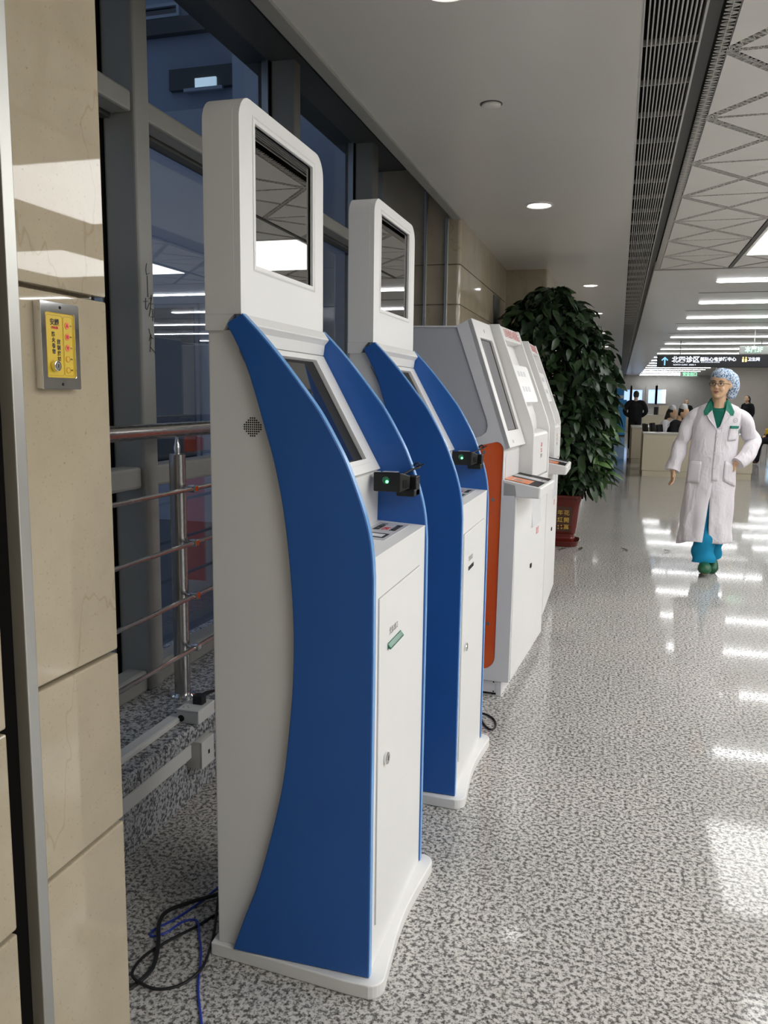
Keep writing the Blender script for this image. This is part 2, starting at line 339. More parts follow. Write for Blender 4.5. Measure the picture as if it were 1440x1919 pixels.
# linear air grille
gr = thing('ceiling_grille', 'long slatted linear air grille running down the ceiling', 'ceiling grille', (0, 0, ZC))
MB().box(0.015, 0.30, -5.2, 48, 0.09, 0.12).build('void_box', 'void', gr)
MB().box(0.013, 0.019, -5.2, 48, -0.004, 0.10).build('side_frame', 'slat', gr); MB().box(0.220, 0.228, -5.2, 48, -0.006, 0.10).build('side_frame', 'slat', gr)
n_sl = 12
me0 = None
for i in range(n_sl):
    x = 0.019 + (i + 1) * (0.220 - 0.019) / (n_sl + 1)
    if me0 is None:
        so = MB().box(-0.0026, 0.0026, -5.2, 48, 0.0, 0.028).build('grille_slat', 'slat', gr); me0 = so.data
    else:
        so = bpy.data.objects.new('grille_slat', me0); COL.objects.link(so); so.parent = gr
    so.location.x = x
me1 = None
y = 1.0
while y < 16:
    if me1 is None:
        so = MB().box(0.019, 0.220, -0.0025, 0.0025, 0.006, 0.03).build('cross_bar', 'slat', gr); me1 = so.data
    else:
        so = bpy.data.objects.new('cross_bar', me1); COL.objects.link(so); so.parent = gr
    so.location.y = y; y += 0.42
MB().box(0.228, 0.285, -5.2, 48, 0.05, 0.07).build('channel', 'channel_grey', gr)
# lattice ceiling: triangular panels with perforated strips between them, lit panels
lat = struct(thing('ceiling_lattice', None, None, (0, 0, ZC)), 'white ceiling of triangular panels divided by perforated strips')
MB().box(0.285, 9.6, -5.2, 9.30, 0.10, 0.13).build('backing', 'void', lat)
strips = MB()
def strip_lattice(p, q, wd):
    """fine net of bars inside a perforated strip"""
    p, q = Vector((*p, 0)), Vector((*q, 0)); d = (q - p); L = d.length; d.normalize(); nrm = Vector((-d.y, d.x, 0))
    st = wd * 0.62; k = int(L / st)
    def bar(a, b, t=0.0011):
        e = (b - a).normalized(); m = Vector((-e.y, e.x, 0)) * t
        vs = [a + m, b + m, b - m, a - m]
        strips.add([(v.x, v.y, 0.0) for v in vs] + [(v.x, v.y, 0.004) for v in vs], [(0, 1, 2, 3), (4, 5, 6, 7), (0, 1, 5, 4), (2, 3, 7, 6)])
    if wd > 0.03: bar(p, q)
    for i in range(k):
        a = p + d * (i * L / k); b = p + d * ((i + 1) * L / k)
        bar(a + nrm * wd / 2, a - nrm * wd / 2); s_ = 1 if i % 2 else -1
        bar(a + nrm * wd / 2 * s_, b - nrm * wd / 2 * s_, 0.0009)
def tri_panel(a, b, c, g):
    """triangle inset on each side by g[i] (edge a-b, b-c, c-a)"""
    P = [Vector(p) for p in (a, b, c)]
    cen = (P[0] + P[1] + P[2]) / 3; lines = []
    for i in range(3):
        p, q = P[i], P[(i + 1) % 3]; d = (q - p).normalized(); n = Vector((-d.y, d.x))
        if n.dot(cen - p) < 0: n = -n
        lines.append((p + n * g[i], d))
    out = []
    for i in range(3):
        p, d = lines[i - 1]; q, e = lines[i]
        den = d.x * e.y - d.y * e.x; t = ((q.x - p.x) * e.y - (q.y - p.y) * e.x) / den
        out.append(tuple(p + d * t))
    MB().plate([out], 0.0, 0.025, XY).build('ceiling_panel', 'ceiling_panel', lat)
def cell(x0, x1, y0, y1, wd=0.046, wh=0.030, net=True):
    c = ((x0 + x1) / 2, (y0 + y1) / 2); a, b, e, f = (x0, y0), (x1, y0), (x1, y1), (x0, y1)
    h, d = wh / 2, wd / 2
    tri_panel(a, b, c, (h, d, d)); tri_panel(b, e, c, (0.004, d, d)); tri_panel(e, f, c, (h, d, d)); tri_panel(f, a, c, (0.004, d, d))
    if net: strip_lattice(a, e, wd); strip_lattice(b, f, wd); strip_lattice(a, b, wh)
ys = [9.22 - 0.8 * k for k in range(18)]
for i, y1 in enumerate(ys[:-1]):
    cell(0.335, 1.0, y1 - 0.8, y1, net=(y1 > 2.4))
    cell(2.36, 3.26, y1 - 0.8, y1, net=False); cell(4.62, 5.52, y1 - 0.8, y1, net=False); cell(6.88, 7.78, y1 - 0.8, y1, net=False)
strip_lattice((0.31, 9.22), (0.31, 2.4), 0.048)
rows = [(6.83 - 2.55 * k, 8.45 - 2.55 * k) for k in range(5)]
for k, (x0, x1) in enumerate(((1.04, 2.32), (3.30, 4.58), (5.56, 6.84), (7.82, 9.10))):
    for r_i, (y0, y1) in enumerate(rows):
        MB().box(x0, x1, y0 - 0.0, y1 + 0.0, -0.006, 0.02).build('light_frame', 'ceiling_panel', lat)
        if r_i > 3 and k < 2:
            MB().box(x0 + 0.03, x1 - 0.03, y0 + 0.03, y1 - 0.03, -0.010, -0.0065).build('blank_panel', 'ceiling_panel', lat); continue
        pn = thing('ceiling_light_panel', None, 'ceiling light', (0, 0, ZC))
        tag(pn, 'large square lit ceiling panel, %s of the row %s the kiosks' % (('farthest', 'second farthest', 'third farthest', 'fourth farthest', 'rearmost')[r_i], ('closest to', 'second from', 'third from', 'farthest from')[k]), 'ceiling light', 'lit panels of the lattice ceiling')
        xm = (x0 + x1) / 2
        MB().box(x0 + 0.03, xm - 0.004, y0 + 0.03, y1 - 0.03, -0.010, -0.0065).build('diffuser', 'light_panel', pn)
        MB().box(xm + 0.004, x1 - 0.03, y0 + 0.03, y1 - 0.03, -0.010, -0.0065).build('diffuser', 'light_panel', pn)
    gaps = [(8.45, 9.25)] + [(rows[i + 1][1], rows[i][0]) for i in range(4)] + [(-5.2, rows[4][0])]
    for g0, g1 in gaps: cell(x0, (x0 + x1) / 2, g0, g1, net=False); cell((x0 + x1) / 2, x1, g0, g1, net=False)
tag(strips.build('perforated_strip', 'ceiling_panel', lat, recalc=False), kind='stuff')
MB().box(1.005, 1.035, -5.2, 9.25, -0.004, 0.02).build('panel_joint', 'channel_grey', lat)
MB().box(9.12, 9.6, -5.2, 9.28, 0.0, 0.03).build('plain_panel', 'ceiling_panel', lat)
# plain ceiling with light strips further down the hall
cf = struct(MB().box(0.285, 9.6, 9.30, 48.0, ZC, ZC + 0.1).build('ceiling_far', 'ceiling_far'), 'grey ceiling with long light strips down the hall')
yl = [10.2 + 2.18 * k for k in range(18)]
ordn = ['first', 'second', 'third', 'fourth', 'fifth', 'sixth', 'seventh', 'eighth', 'ninth', 'tenth', 'eleventh', 'twelfth', 'thirteenth', 'fourteenth', 'fifteenth', 'sixteenth', 'seventeenth', 'eighteenth']
bar_me = {}
for i, y in enumerate(yl):
    MB().box(0.9, 9.6, y + 1.05, y + 1.09, ZC - 0.002, ZC + 0.01).build('ceiling_joint', 'channel_grey', cf)
    for k, (x0, x1) in enumerate(((1.0, 3.55), (3.95, 6.6))):
        if k == 1 and i > 12: continue
        t = thing('ceiling_light_strip', '%s long light strip down the hall ceiling, %s one' % (ordn[i], ('left', 'right')[k]), 'ceiling light', (0, y, ZC), 0, 'long light strips of the hall ceiling')
        if k not in bar_me:
            a_ = MB().plate([rrect(x0, x1, -0.062, 0.062, 0.06, 6)], -0.012, -0.003, XY).build('diffuser', 'light_strip', t)
            b_ = MB().plate([rrect(x0 - 0.012, x1 + 0.012, -0.074, 0.074, 0.07, 6)], -0.004, 0.0, XY).build('rim', 'slat', t); bar_me[k] = (a_.data, b_.data)
        else:
            for nm, me in zip(('diffuser', 'rim'), bar_me[k]):
                q = bpy.data.objects.new(nm, me); COL.objects.link(q); q.parent = t
# downlights over the kiosks
dl = None
for i, (x, y, lab) in enumerate(((-0.62, 2.86, 'nearest the camera'), (-0.61, 6.04, 'above the ticket machines'), (-0.40, 10.3, 'just past the potted tree top'), (-0.40, 13.6, 'fourth down the hall'), (-0.40, 17.5, 'fifth down the hall'), (-0.40, 22.0, 'farthest down the hall'), (-0.61, -0.4, 'behind the camera'))):
    t = thing('downlight', 'round recessed white downlight, ' + lab, 'downlight', (x, y, ZC), 0, 'round downlights over the kiosks')
    if dl is None:
        a_ = MB().lathe([(0.100, 0.0), (0.100, -0.006), (0.086, -0.009), (0.078, -0.002), (0.078, 0.0)], 32).build('rim', 'ceiling_panel', t, smooth=True)
        b_ = MB().lathe([(0.078, -0.003), (0.060, -0.009), (0.02, -0.011)], 32).build('lamp', 'downlight_lamp', t, smooth=True); dl = (a_.data, b_.data)
    else:
        for nm, me in zip(('rim', 'lamp'), dl):
            q = bpy.data.objects.new(nm, me); COL.objects.link(q); q.parent = t
t = thing('sprinkler_cover', 'small flat round sprinkler cover in the ceiling', 'sprinkler', (-0.64, 3.98, ZC))
MB().lathe([(0.045, 0.0), (0.045, -0.008), (0.040, -0.011), (0.01, -0.012)], 28).build('cover', 'ceiling_panel', t, smooth=True)
MB().lathe([(0.052, 0.0), (0.052, -0.002), (0.044, -0.003)], 28).build('gap_ring', 'channel_grey', t)

# ------------------------------------------------------------------ outer walls
struct(MB().box(-2.0, 9.7, 48.0, 48.2, 0, 3.3).build('wall_back', 'wall_far_paint'), 'grey panelled wall at the far end of the hall')
struct(MB().box(9.6, 9.75, -5.2, 48.2, 0, 3.3).build('wall_right', 'wall_right_paint'), 'plain wall along the right of the hall')
struct(MB().box(-2.0, 9.7, -5.35, -5.2, 0, 3.3).build('wall_rear', 'wall_right_paint'), 'plain wall behind the camera')

# ------------------------------------------------------------------ railing
RXX = -1.56
t = thing('railing', 'stainless steel railing with four thin rods in front of the window', 'railing', (RXX, 0, 0.30))
MB().tube([(0, 1.337, 1.02), (0, 4.0, 1.02), (0, 6.33, 1.02)], 0.027, 20).build('handrail', 'steel', t, smooth=True)
for z in (0.805, 0.602, 0.40, 0.20):
    MB().tube([(0.062, 1.337, z), (0.062, 6.33, z)], 0.0085, 10).build('rod', 'steel', t, smooth=True)
for py in (2.68, 4.15, 5.62):
    p = MB().lathe([(0.030, 0.006), (0.030, 0.93), (0.026, 0.932), (0.010, 0.933)], 24, (0, py, 0)).build('post', 'steel', t, smooth=True)
    MB().lathe([(0.048, 0.0), (0.048, 0.008), (0.043, 0.014), (0.032, 0.016)], 24, (0, py, 0)).build('flange', 'polished_steel', p, smooth=True)
    MB().lathe([(0.011, 0.93), (0.013, 0.955), (0.010, 0.965), (0.008, 0.98), (0.008, 0.985)], 14, (0, py, 0)).lathe([(0.006, 0.985), (0.006, 1.0)], 10, (0, py, 0)).build('top_pin', 'chrome', p, smooth=True)
    for z in (0.805, 0.602, 0.40, 0.20):
        MB().box(0.02, 0.052, py - 0.006, py + 0.012, z - 0.006, z + 0.006).box(0.045, 0.076, py - 0.012, py + 0.018, z - 0.013, z + 0.013).build('rod_clamp', 'polished_steel', t, bevel=0.004)

# ------------------------------------------------------------------ trunking and sockets on the plinth
t = thing('cable_trunking', 'white cable trunking lying on top of the granite ledge', 'trunking', (-1.46, 0, 0.30))
MB().box(-0.024, 0.024, 1.345, 2.47, 0.0, 0.018).build('channel', 'pvc_white', t, bevel=0.003); MB().box(-0.019, 0.019, 1.345, 2.47, 0.018, 0.021).build('cover', 'pvc_white', t, bevel=0.001)
t = thing('cable_trunking', 'wide white cable trunking fixed to the face of the granite plinth', 'trunking', (-1.42, 0, 0.165))
MB().box(0.0, 0.018, 1.345, 2.455, 0, 0.056).build('channel', 'pvc_white', t, bevel=0.002); MB().box(0.018, 0.0205, 1.345, 2.455, 0.004, 0.052).build('cover', 'pvc_white', t, bevel=0.001)
t = thing('socket_box', 'white socket box on the granite ledge holding a black plug', 'socket', (-1.405, 2.50, 0.30))
MB().box(-0.043, 0.043, -0.058, 0.062, 0, 0.043).build('box', 'pvc_white', t, bevel=0.003); MB().box(-0.043, 0.043, -0.058, 0.062, 0.043, 0.050).build('face_plate', 'pvc_white', t, bevel=0.002)
MB().disc_y(-0.0600, -0.058, -0.025, 0.018, 0.012).build('knockout_hole', 'void', t)
for k in range(3): MB().box(-0.03 + 0.01 * k, -0.027 + 0.01 * k, -0.038 + 0.012 * (k % 2), -0.030 + 0.012 * (k % 2), 0.050, 0.0503).build('pin_slot', 'void', t)
t = thing('power_plug', 'black power plug pushed into the white socket box', 'plug', (-1.398, 2.515, 0.350))
MB().plate([rrect(-0.020, 0.020, -0.016, 0.018, 0.006, 3)], 0.0, 0.032, XY).build('plug_body', 'rubber', t, bevel=0.004)
MB().tube([(0, 0.015, 0.02), (0.005, 0.05, 0.022), (0.012, 0.10, 0.015), (0.02, 0.16, -0.02), (0.04, 0.20, -0.12), (0.09, 0.20, -0.30), (0.2, 0.1, -0.342)], [0.010, 0.008, 0.0045, 0.004, 0.004, 0.004, 0.004], 8).build('cord', 'rubber', t, smooth=True)
t = thing('socket_box', 'white socket box on the side of the granite plinth by the kiosk', 'socket', (-1.42, 2.50, 0.13))
MB().box(0.0, 0.055, -0.045, 0.045, 0, 0.10).build('box', 'pvc_white', t, bevel=0.003); MB().box(0.055, 0.062, -0.045, 0.045, 0, 0.10).build('face_plate', 'pvc_white', t, bevel=0.002)
MB().box(0.062, 0.0624, 0.0, 0.012, 0.04, 0.055).build('pin_slot', 'void', t)

# ------------------------------------------------------------------ fire shutter control box
t = thing('shutter_control_box', 'chrome framed yellow fire shutter control box with red arrow buttons', 'control box', (PX, 1.187, 1.527))
MB().box(0.0, 0.012, -0.048, 0.048, -0.070, 0.070).build('backbox', 'chrome', t, bevel=0.002)
# stamped chrome rim around the plate
MB().plate([rrect(-0.049, 0.049, -0.071, 0.071, 0.002, 2), rrect(-0.037, 0.037, -0.052, 0.054, 0.003, 2)[::-1]], 0.010, 0.016, YZ).build('chrome_rim', 'chrome', t, bevel=0.002)
pl = MB().plate([rrect(-0.0375, 0.0375, -0.0525, 0.0545, 0.003, 3)], 0.0115, 0.0135, YZ).build('face_plate', 'yellow_plate', t)
for a, b in ((-0.034, 0.008), (0.0095, 0.034)):
    MB().plate([rrect(a, b, -0.049, 0.050, 0.004, 3), rrect(a + 0.0007, b - 0.0007, -0.0483, 0.0493, 0.0035, 3)[::-1]], 0.0135, 0.0138, YZ).build('printed_border', 'yellow_dark', pl)
text('lettering', '安麟', 0.0115, (0.0138, -0.0125, 0.038), '+X', 'dark_print', pl, 0.0002, bold=0.0002)
text('lettering', 'ONLIN', 0.0055, (0.0138, -0.0125, 0.0295), '+X', 'red_print', pl, 0.0002, bold=0.0003)
for k, ch in enumerate('防火卷帘'): text('lettering', ch, 0.0085, (0.0138, -0.0165, 0.0185 - 0.0095 * k), '+X', 'dark_print', pl, 0.0002, bold=0.0002)
for k, ch in enumerate('控制按钮'): text('lettering', ch, 0.0085, (0.0138, -0.0035, 0.0065 - 0.0095 * k), '+X', 'dark_print', pl, 0.0002, bold=0.0002)
for k, shp in enumerate(('up', 'stop', 'down', 'ring', 'ring')):
    zz = 0.035 - 0.0185 * k
    bt = MB().disc_x(0.0135, 0.0142, 0.019, zz, 0.0058, 20).build('button', 'orange_pad' if k < 3 else 'yellow_plate', t)
    if shp == 'up': MB().plate([[(0.0155, zz - 0.0025), (0.0225, zz - 0.0025), (0.019, zz + 0.0035)]], 0.0142, 0.0145, YZ).build('arrow', 'red_print', bt)
    elif shp == 'down': MB().plate([[(0.0155, zz + 0.0025), (0.019, zz - 0.0035), (0.0225, zz + 0.0025)]], 0.0142, 0.0145, YZ).build('arrow', 'red_print', bt)
    elif shp == 'stop': MB().box(0.0142, 0.0145, 0.0162, 0.0218, zz - 0.0028, zz + 0.0028).build('square', 'red_print', bt)
    else: MB().plate([[(0.019 + 0.0048 * math.cos(q * 0.3927), zz + 0.0048 * math.sin(q * 0.3927)) for q in range(16)], [(0.019 + 0.0042 * math.cos(-q * 0.3927), zz + 0.0042 * math.sin(-q * 0.3927)) for q in range(16)]], 0.0142, 0.0144, YZ).build('ring', 'red_print', bt)
    text('lettering', ('上行', '停止', '下行', '消音', '复位')[k], 0.0030, (0.0138, 0.0285, zz), '+X', 'dark_print', pl, 0.0001)
MB().disc_x(0.0135, 0.022, -0.0175, -0.033, 0.0088, 24).build('key_lock', 'chrome', t, bevel=0.0012); MB().disc_x(0.022, 0.0226, -0.0175, -0.033, 0.0048, 16).build('key_barrel', 'steel', t)
MB().box(0.0226, 0.0229, -0.0182, -0.0168, -0.036, -0.030).build('keyhole', 'void', t)
for z in (0.063, -0.063): MB().disc_x(0.0158, 0.0166, 0.0, z, 0.0025, 10).build('screw', 'void', t)

# ------------------------------------------------------------------ floor cables
def cable(name, label, pts, r, m):
    o_ = MB().tube(catmull([(*p, r + 0.0005) if len(p) == 2 else p for p in pts], 6), r, 8).build(name, m, None, smooth=True)
    return tag(o_, label, 'cable')
cable('network_cable', 'blue network cable looping on the floor behind the nearest kiosk', [(-1.00, 2.13), (-1.06, 2.05), (-1.087, 1.936), (-1.115, 1.851), (-1.147, 1.79), (-1.138, 1.765), (-1.105, 1.785, 0.008), (-1.085, 1.835, 0.010), (-1.050, 1.850, 0.010), (-1.015, 1.80, 0.006), (-0.974, 1.734, 0.006), (-0.924, 1.628), (-0.858, 1.524), (-0.78, 1.40), (-0.74, 1.28)], 0.0032, 'blue_cable')
cable('power_cable', 'thick black power cable bending on the floor beside the near pier', [(-0.99, 2.04), (-1.053, 1.968, 0.013), (-1.112, 1.908, 0.014), (-1.147, 1.857, 0.014), (-1.14, 1.805, 0.013), (-1.10, 1.735, 0.012), (-1.068, 1.66, 0.008), (-1.072, 1.60, 0.007), (-1.10, 1.55), (-1.17, 1.49), (-1.25, 1.47)], 0.0058, 'rubber')
cable('power_cable', 'thin black cable making a wide loop on the floor behind the nearest kiosk', [(-0.975, 1.94), (-1.017, 1.897), (-1.044, 1.834), (-1.081, 1.764, 0.006), (-1.113, 1.691), (-1.11, 1.632), (-1.075, 1.593, 0.016), (-1.019, 1.594), (-0.97, 1.624), (-0.945, 1.681, 0.010), (-0.960, 1.759, 0.012), (-0.990, 1.844, 0.015), (-1.03, 1.94, 0.03), (-1.03, 1.99, 0.09)], 0.0038, 'rubber')
cable('power_cable', 'black cable loop sticking out on the floor past the second kiosk', [(-0.62, 3.70), (-0.585, 3.66), (-0.552, 3.600), (-0.519, 3.585), (-0.482, 3.549), (-0.461, 3.499), (-0.456, 3.446), (-0.467, 3.418), (-0.486, 3.429), (-0.512, 3.475), (-0.536, 3.544), (-0.556, 3.61, 0.010), (-0.58, 3.68), (-0.66, 3.74)], 0.0042, 'rubber')

# ------------------------------------------------------------------ blue and white kiosks
KF = [(-0.32, 1.634), (-0.276, 1.590), (-0.226, 1.534), (-0.171, 1.466), (-0.132, 1.415), (-0.097, 1.357), (-0.067, 1.301), (-0.045, 1.247), (-0.026, 1.195), (-0.012, 1.145), (-0.004, 1.097), (0.0, 1.039), (0.001, 0.843), (0.0, 0.515), (-0.001, 0.039)]
KB = [(-0.365, 0.039), (-0.334, 0.129), (-0.302, 0.212), (-0.271, 0.315), (-0.236, 0.457), (-0.220, 0.546), (-0.209, 0.641), (-0.201, 0.726), (-0.197, 0.81), (-0.196, 0.892), (-0.199, 0.973), (-0.205, 1.052), (-0.213, 1.131), (-0.225, 1.212), (-0.245, 1.305), (-0.267, 1.379), (-0.285, 1.44), (-0.313, 1.524), (-0.342, 1.582), (-0.355, 1.604), (-0.3555, 1.615)]
W = 0.556; TP = 0.022
def kiosk(label, loc, rot, ajar_slot):
    t = thing('self_service_kiosk', label, 'kiosk', loc, rot)
    # base plate with concave front
    fr = [(0.034 - 0.010 * math.sin(math.pi * k / 12) - 0.006 * math.sin(math.pi * k / 12) ** 2, 0.03 + (W - 0.06) * k / 12) for k in range(13)]
    cor = lambda cx, cy, r, a0, a1: [(cx + r * math.cos(math.radians(a)), cy + r * math.sin(math.radians(a))) for a in range(a0, a1 + (1 if a1 > a0 else -1), 15 if a1 > a0 else -15)]
    out = [(-0.435, 0.012)] + [(-0.25, -0.004), (-0.06, -0.022)] + cor(-0.006, 0.016, 0.042, -90, 0)[1:] + fr[1:-1] + cor(-0.006, W - 0.016, 0.042, 0, 90)[:-1] + [(-0.06, W + 0.022), (-0.25, W + 0.004), (-0.435, W - 0.012)]
    MB().plate([out], 0.0, 0.037, XY).build('base_plate', 'base_white', t, bevel=0.006, seg=3)
    # cabinet between the panels (slanted face sits 22 mm behind the fascia)
    prof = [(-0.417, 0.037), (-0.004, 0.037), (-0.004, 1.082), (-0.150, 1.090), (-0.150, 1.20), (-0.158, 1.231), (-0.338, 1.552), (-0.338, 1.60), (-0.417, 1.60)]
    MB().plate([prof], TP - 0.001, W - TP + 0.001, XZ).build('cabinet', 'white_metal', t, bevel=0.003)
    # fascia: slanted plate with the screen opening, mould strip above
    A, B = Vector((-0.317, 1.565)), Vector((-0.140, 1.243)); d = (B - A).normalized(); nn = Vector((-d.y, d.x)) if -d.y > 0 else Vector((d.y, -d.x))
    L = (B - A).length
    sl = lambda s_, v, h: (A.x + d.x * s_ + nn.x * h, v, A.y + d.y * s_ + nn.y * h)
    v0, v1 = TP, W - TP
    MB().plate([[(0, v0), (L, v0), (L, v1), (0, v1)], [(0.018, 0.105), (0.018, 0.447), (0.329, 0.447), (0.329, 0.105)]], -0.022, 0.0, sl).build('fascia', 'white_metal', t, bevel=0.002)
    MB().plate([[(0.004, 0.090), (0.343, 0.090), (0.343, 0.462), (0.004, 0.462)], [(0.018, 0.105), (0.018, 0.447), (0.329, 0.447), (0.329, 0.105)]], 0.0, 0.0015, sl).build('screen_rim', 'white_metal', t, bevel=0.0015)
    sc = MB().plate([[(0.017, 0.104), (0.330, 0.104), (0.330, 0.448), (0.017, 0.448)]], -0.0215, -0.010, sl).build('touch_screen', 'screen_black', t)
    MB().plate([[(0.028, 0.118), (0.322, 0.118), (0.322, 0.366), (0.028, 0.366)]], -0.010, -0.0085, sl).build('screen_glass', 'screen_glass', sc)
    MB().plate([[(-0.340, 1.56), (-0.317, 1.566), (-0.313, 1.595), (-0.300, 1.610), (-0.316, 1.633), (-0.345, 1.634)]], v0, v1, XZ).build('mould_strip', 'white_metal', t, bevel=0.002)
    MB().plate([[(-0.152, 1.085), (-0.148, 1.085), (-0.146, 1.19), (-0.138, 1.236), (-0.158, 1.236)]], v0, v1, XZ).build('shelf_back', 'white_metal', t, bevel=0.002)
    sh = MB().plate([[(-0.151, 1.086), (-0.151, 1.0915), (-0.0035, 1.0835), (-0.0035, 1.078)]], v0, v1, XZ).build('shelf', 'white_metal', t, bevel=0.001)
    zs = lambda u: 1.0845 - 0.054 * u / 1.0
    # reader window and prints on the shelf
    MB().plate([[(-0.128, 0.235), (-0.042, 0.235), (-0.042, 0.50), (-0.128, 0.50)]], 0.0, 0.0012, lambda a, b, h: (a, b, zs(a) - 0.0012 + h)).build('label_film', 'grey_film', sh)
    MB().plate([[(-0.118, 0.262), (-0.052, 0.262), (-0.052, 0.325), (-0.118, 0.325)]], 0.0012, 0.002, lambda a, b, h: (a, b, zs(a) - 0.0012 + h)).build('reader_frame', 'dark_print', sh)
    MB().plate([[(-0.110, 0.272), (-0.060, 0.272), (-0.060, 0.310), (-0.110, 0.310)]], 0.002, 0.0026, lambda a, b, h: (a, b, zs(a) - 0.0012 + h)).build('reader_window', 'white_glass', sh)
    text('lettering', '请将就诊卡', 0.022, (-0.105, 0.425, zs(-0.105) + 0.0008), 'top', 'dark_print', sh, 0.0002, bold=0.0004); text('lettering', '条码', 0.022, (-0.083, 0.40, zs(-0.083) + 0.0008), 'top', 'red_print', sh, 0.0002, bold=0.0004)
    text('lettering', '放此处扫描', 0.020, (-0.060, 0.425, zs(-0.060) + 0.0008), 'top', 'dark_print', sh, 0.0002, bold=0.0004)
    # blue side panels
    for v in (0.0, W - TP):
        outl = catmull(KF[:12], 3) + KF[12:] + catmull(KB, 3)
        p = MB().plate([outl], v, v + TP, XZ).build('side_panel', 'blue_panel', t, smooth=True, bevel=0.0025)
        fe = catmull(KF[:12], 3) + KF[12:]
        e = MB(); ring = []
        for i, (a, b) in enumerate(fe):
            q0 = fe[max(i - 1, 0)]; q1 = fe[min(i + 1, len(fe) - 1)]; dx, dz = q1[0] - q0[0], q1[1] - q0[1]; l_ = math.hypot(dx, dz); nx, nz = -dz / l_, dx / l_
            ring.append([(a + nx * h, yy, b + nz * h) for h, yy in ((-0.002, v + 0.0015), (0.0012, v + 0.0015), (0.0012, v + TP - 0.0015), (-0.002, v + TP - 0.0015))])
        e.loft(ring).build('edge_sheen', 'blue_edge_sheen', p, smooth=True)  # strip along the panel's front edge, painted lighter as its sheen
    # display head
    hd = MB().plate([rrect(0.012, W - 0.002, 1.634, 2.118, 0.058, 8, (0, 0, 1, 1))], -0.419, -0.343, YZ).build('display_head', 'white_metal', t, smooth=True, bevel=0.004)
    MB().plate([[(-0.419, 1.598), (-0.372, 1.598), (-0.366, 1.607), (-0.360, 1.620), (-0.345, 1.634), (-0.419, 1.634)]], 0.012, W - 0.002, XZ).build('head_foot', 'white_metal', hd)
    hs = [(0.098, 1.755), (0.098, 2.074), (0.472, 2.074), (0.472, 1.755)]
    MB().plate([rrect(0.012, W - 0.002, 1.634, 2.118, 0.058, 8, (0, 0, 1, 1)), hs], -0.3435, -0.327, YZ).build('head_bezel', 'white_metal', hd, bevel=0.0025)
    ch = MB()
    i0, i1 = ((0.098, 1.755), (0.472, 1.755), (0.472, 2.074), (0.098, 2.074)), ((0.083, 1.740), (0.487, 1.740), (0.487, 2.089), (0.083, 2.089))
    ch.loft([[(-0.3262, *p) for p in i1], [(-0.3262 + 0.001, p[0] * 0.75 + q[0] * 0.25, p[1] * 0.75 + q[1] * 0.25) for p, q in zip(i1, i0)], [(-0.335, *p) for p in i0], [(-0.340, *p) for p in i0]], cap=False).build('bezel_chamfer', 'white_metal', hd)
    sc = MB().box(-0.342, -0.338, 0.097, 0.473, 1.754, 2.075).build('display_screen', 'screen_black', hd)
    MB().box(-0.338, -0.3365, 0.099, 0.459, 1.757, 2.066).build('screen_glass', 'mirror_screen', sc)
    # front door
    dr = MB().plate([[(0.058, 0.143), (0.468, 0.143), (0.468, 0.977), (0.058, 0.977)]], -0.004, 0.0, YZ).build('door', 'white_metal', t, bevel=0.0012)
    MB().plate([[(0.0564, 0.1414), (0.4696, 0.1414), (0.4696, 0.9786), (0.0564, 0.9786)], [(0.058, 0.143), (0.058, 0.977), (0.468, 0.977), (0.468, 0.143)]], -0.0042, -0.0036, YZ).build('door_gap', 'grey_print', dr)
    MB().disc_x(0.0, 0.009, 0.121, 0.556, 0.0155, 20).build('lock', 'chrome', dr, bevel=0.002); MB().box(0.009, 0.0093, 0.119, 0.123, 0.550, 0.562).build('keyhole', 'void', dr)
    if ajar_slot:
        s_ = MB().box(-0.002, 0.0012, 0.130, 0.256, 0.833, 0.849).build('receipt_slot', 'green_acrylic', dr, bevel=0.001)
        MB().plate([[(0.0, 0.837), (0.009, 0.834), (0.009, 0.838), (0.0, 0.848)]], 0.130, 0.256, XZ).build('slot_lip', 'green_acrylic', s_, bevel=0.001)
    else:
        MB().box(-0.002, 0.001, 0.145, 0.245, 0.832, 0.846).build('receipt_slot', 'void', dr)
    text('lettering', '凭条出口', 0.020, (0.0006, 0.185, 0.873), '+X', 'grey_print', dr, 0.0002)
    # speaker holes in the cabinet side
    h = MB()
    for i in range(-4, 5):
        for j in range(-4, 5):
            if abs(i) + abs(j) <= 5:
                a, b = -0.305 + i * 0.0052, 1.376 + j * 0.0052
                h.disc_y(TP - 0.0020, TP - 0.0013, a, b, 0.0019, 8)
    tag(h.build('speaker_holes', 'void', t), kind='stuff')
    # barcode scanner on the far panel
    s_ = MB()
    f0 = [(-0.125, 1.190), (-0.050, 1.190), (-0.050, 1.243), (-0.125, 1.243)]
    s_.loft([[(a, 0.415, b) for a, b in f0], [(a * 1.0 + (0.004 if a > -0.1 else -0.003), 0.423, b) for a, b in f0], [(-0.120, 0.470, 1.196), (-0.036, 0.470, 1.194), (-0.034, 0.470, 1.232), (-0.116, 0.470, 1.240)], [(-0.112, 0.488, 1.200), (-0.052, 0.488, 1.198), (-0.050, 0.488, 1.228), (-0.110, 0.488, 1.232)]])
    sn = s_.build('barcode_scanner', 'black_plastic', t, bevel=0.003)
    MB().box(-0.105, -0.062, 0.425, 0.450, 1.2435, 1.2442).build('scanner_label', 'grey_film', sn)
    MB().disc_y(0.4135, 0.4152, -0.090, 1.222, 0.0105, 20).build('lens', 'green_acrylic', sn); MB().disc_y(0.4125, 0.4136, -0.0865, 1.218, 0.0042, 14).build('led', 'led_green', sn)
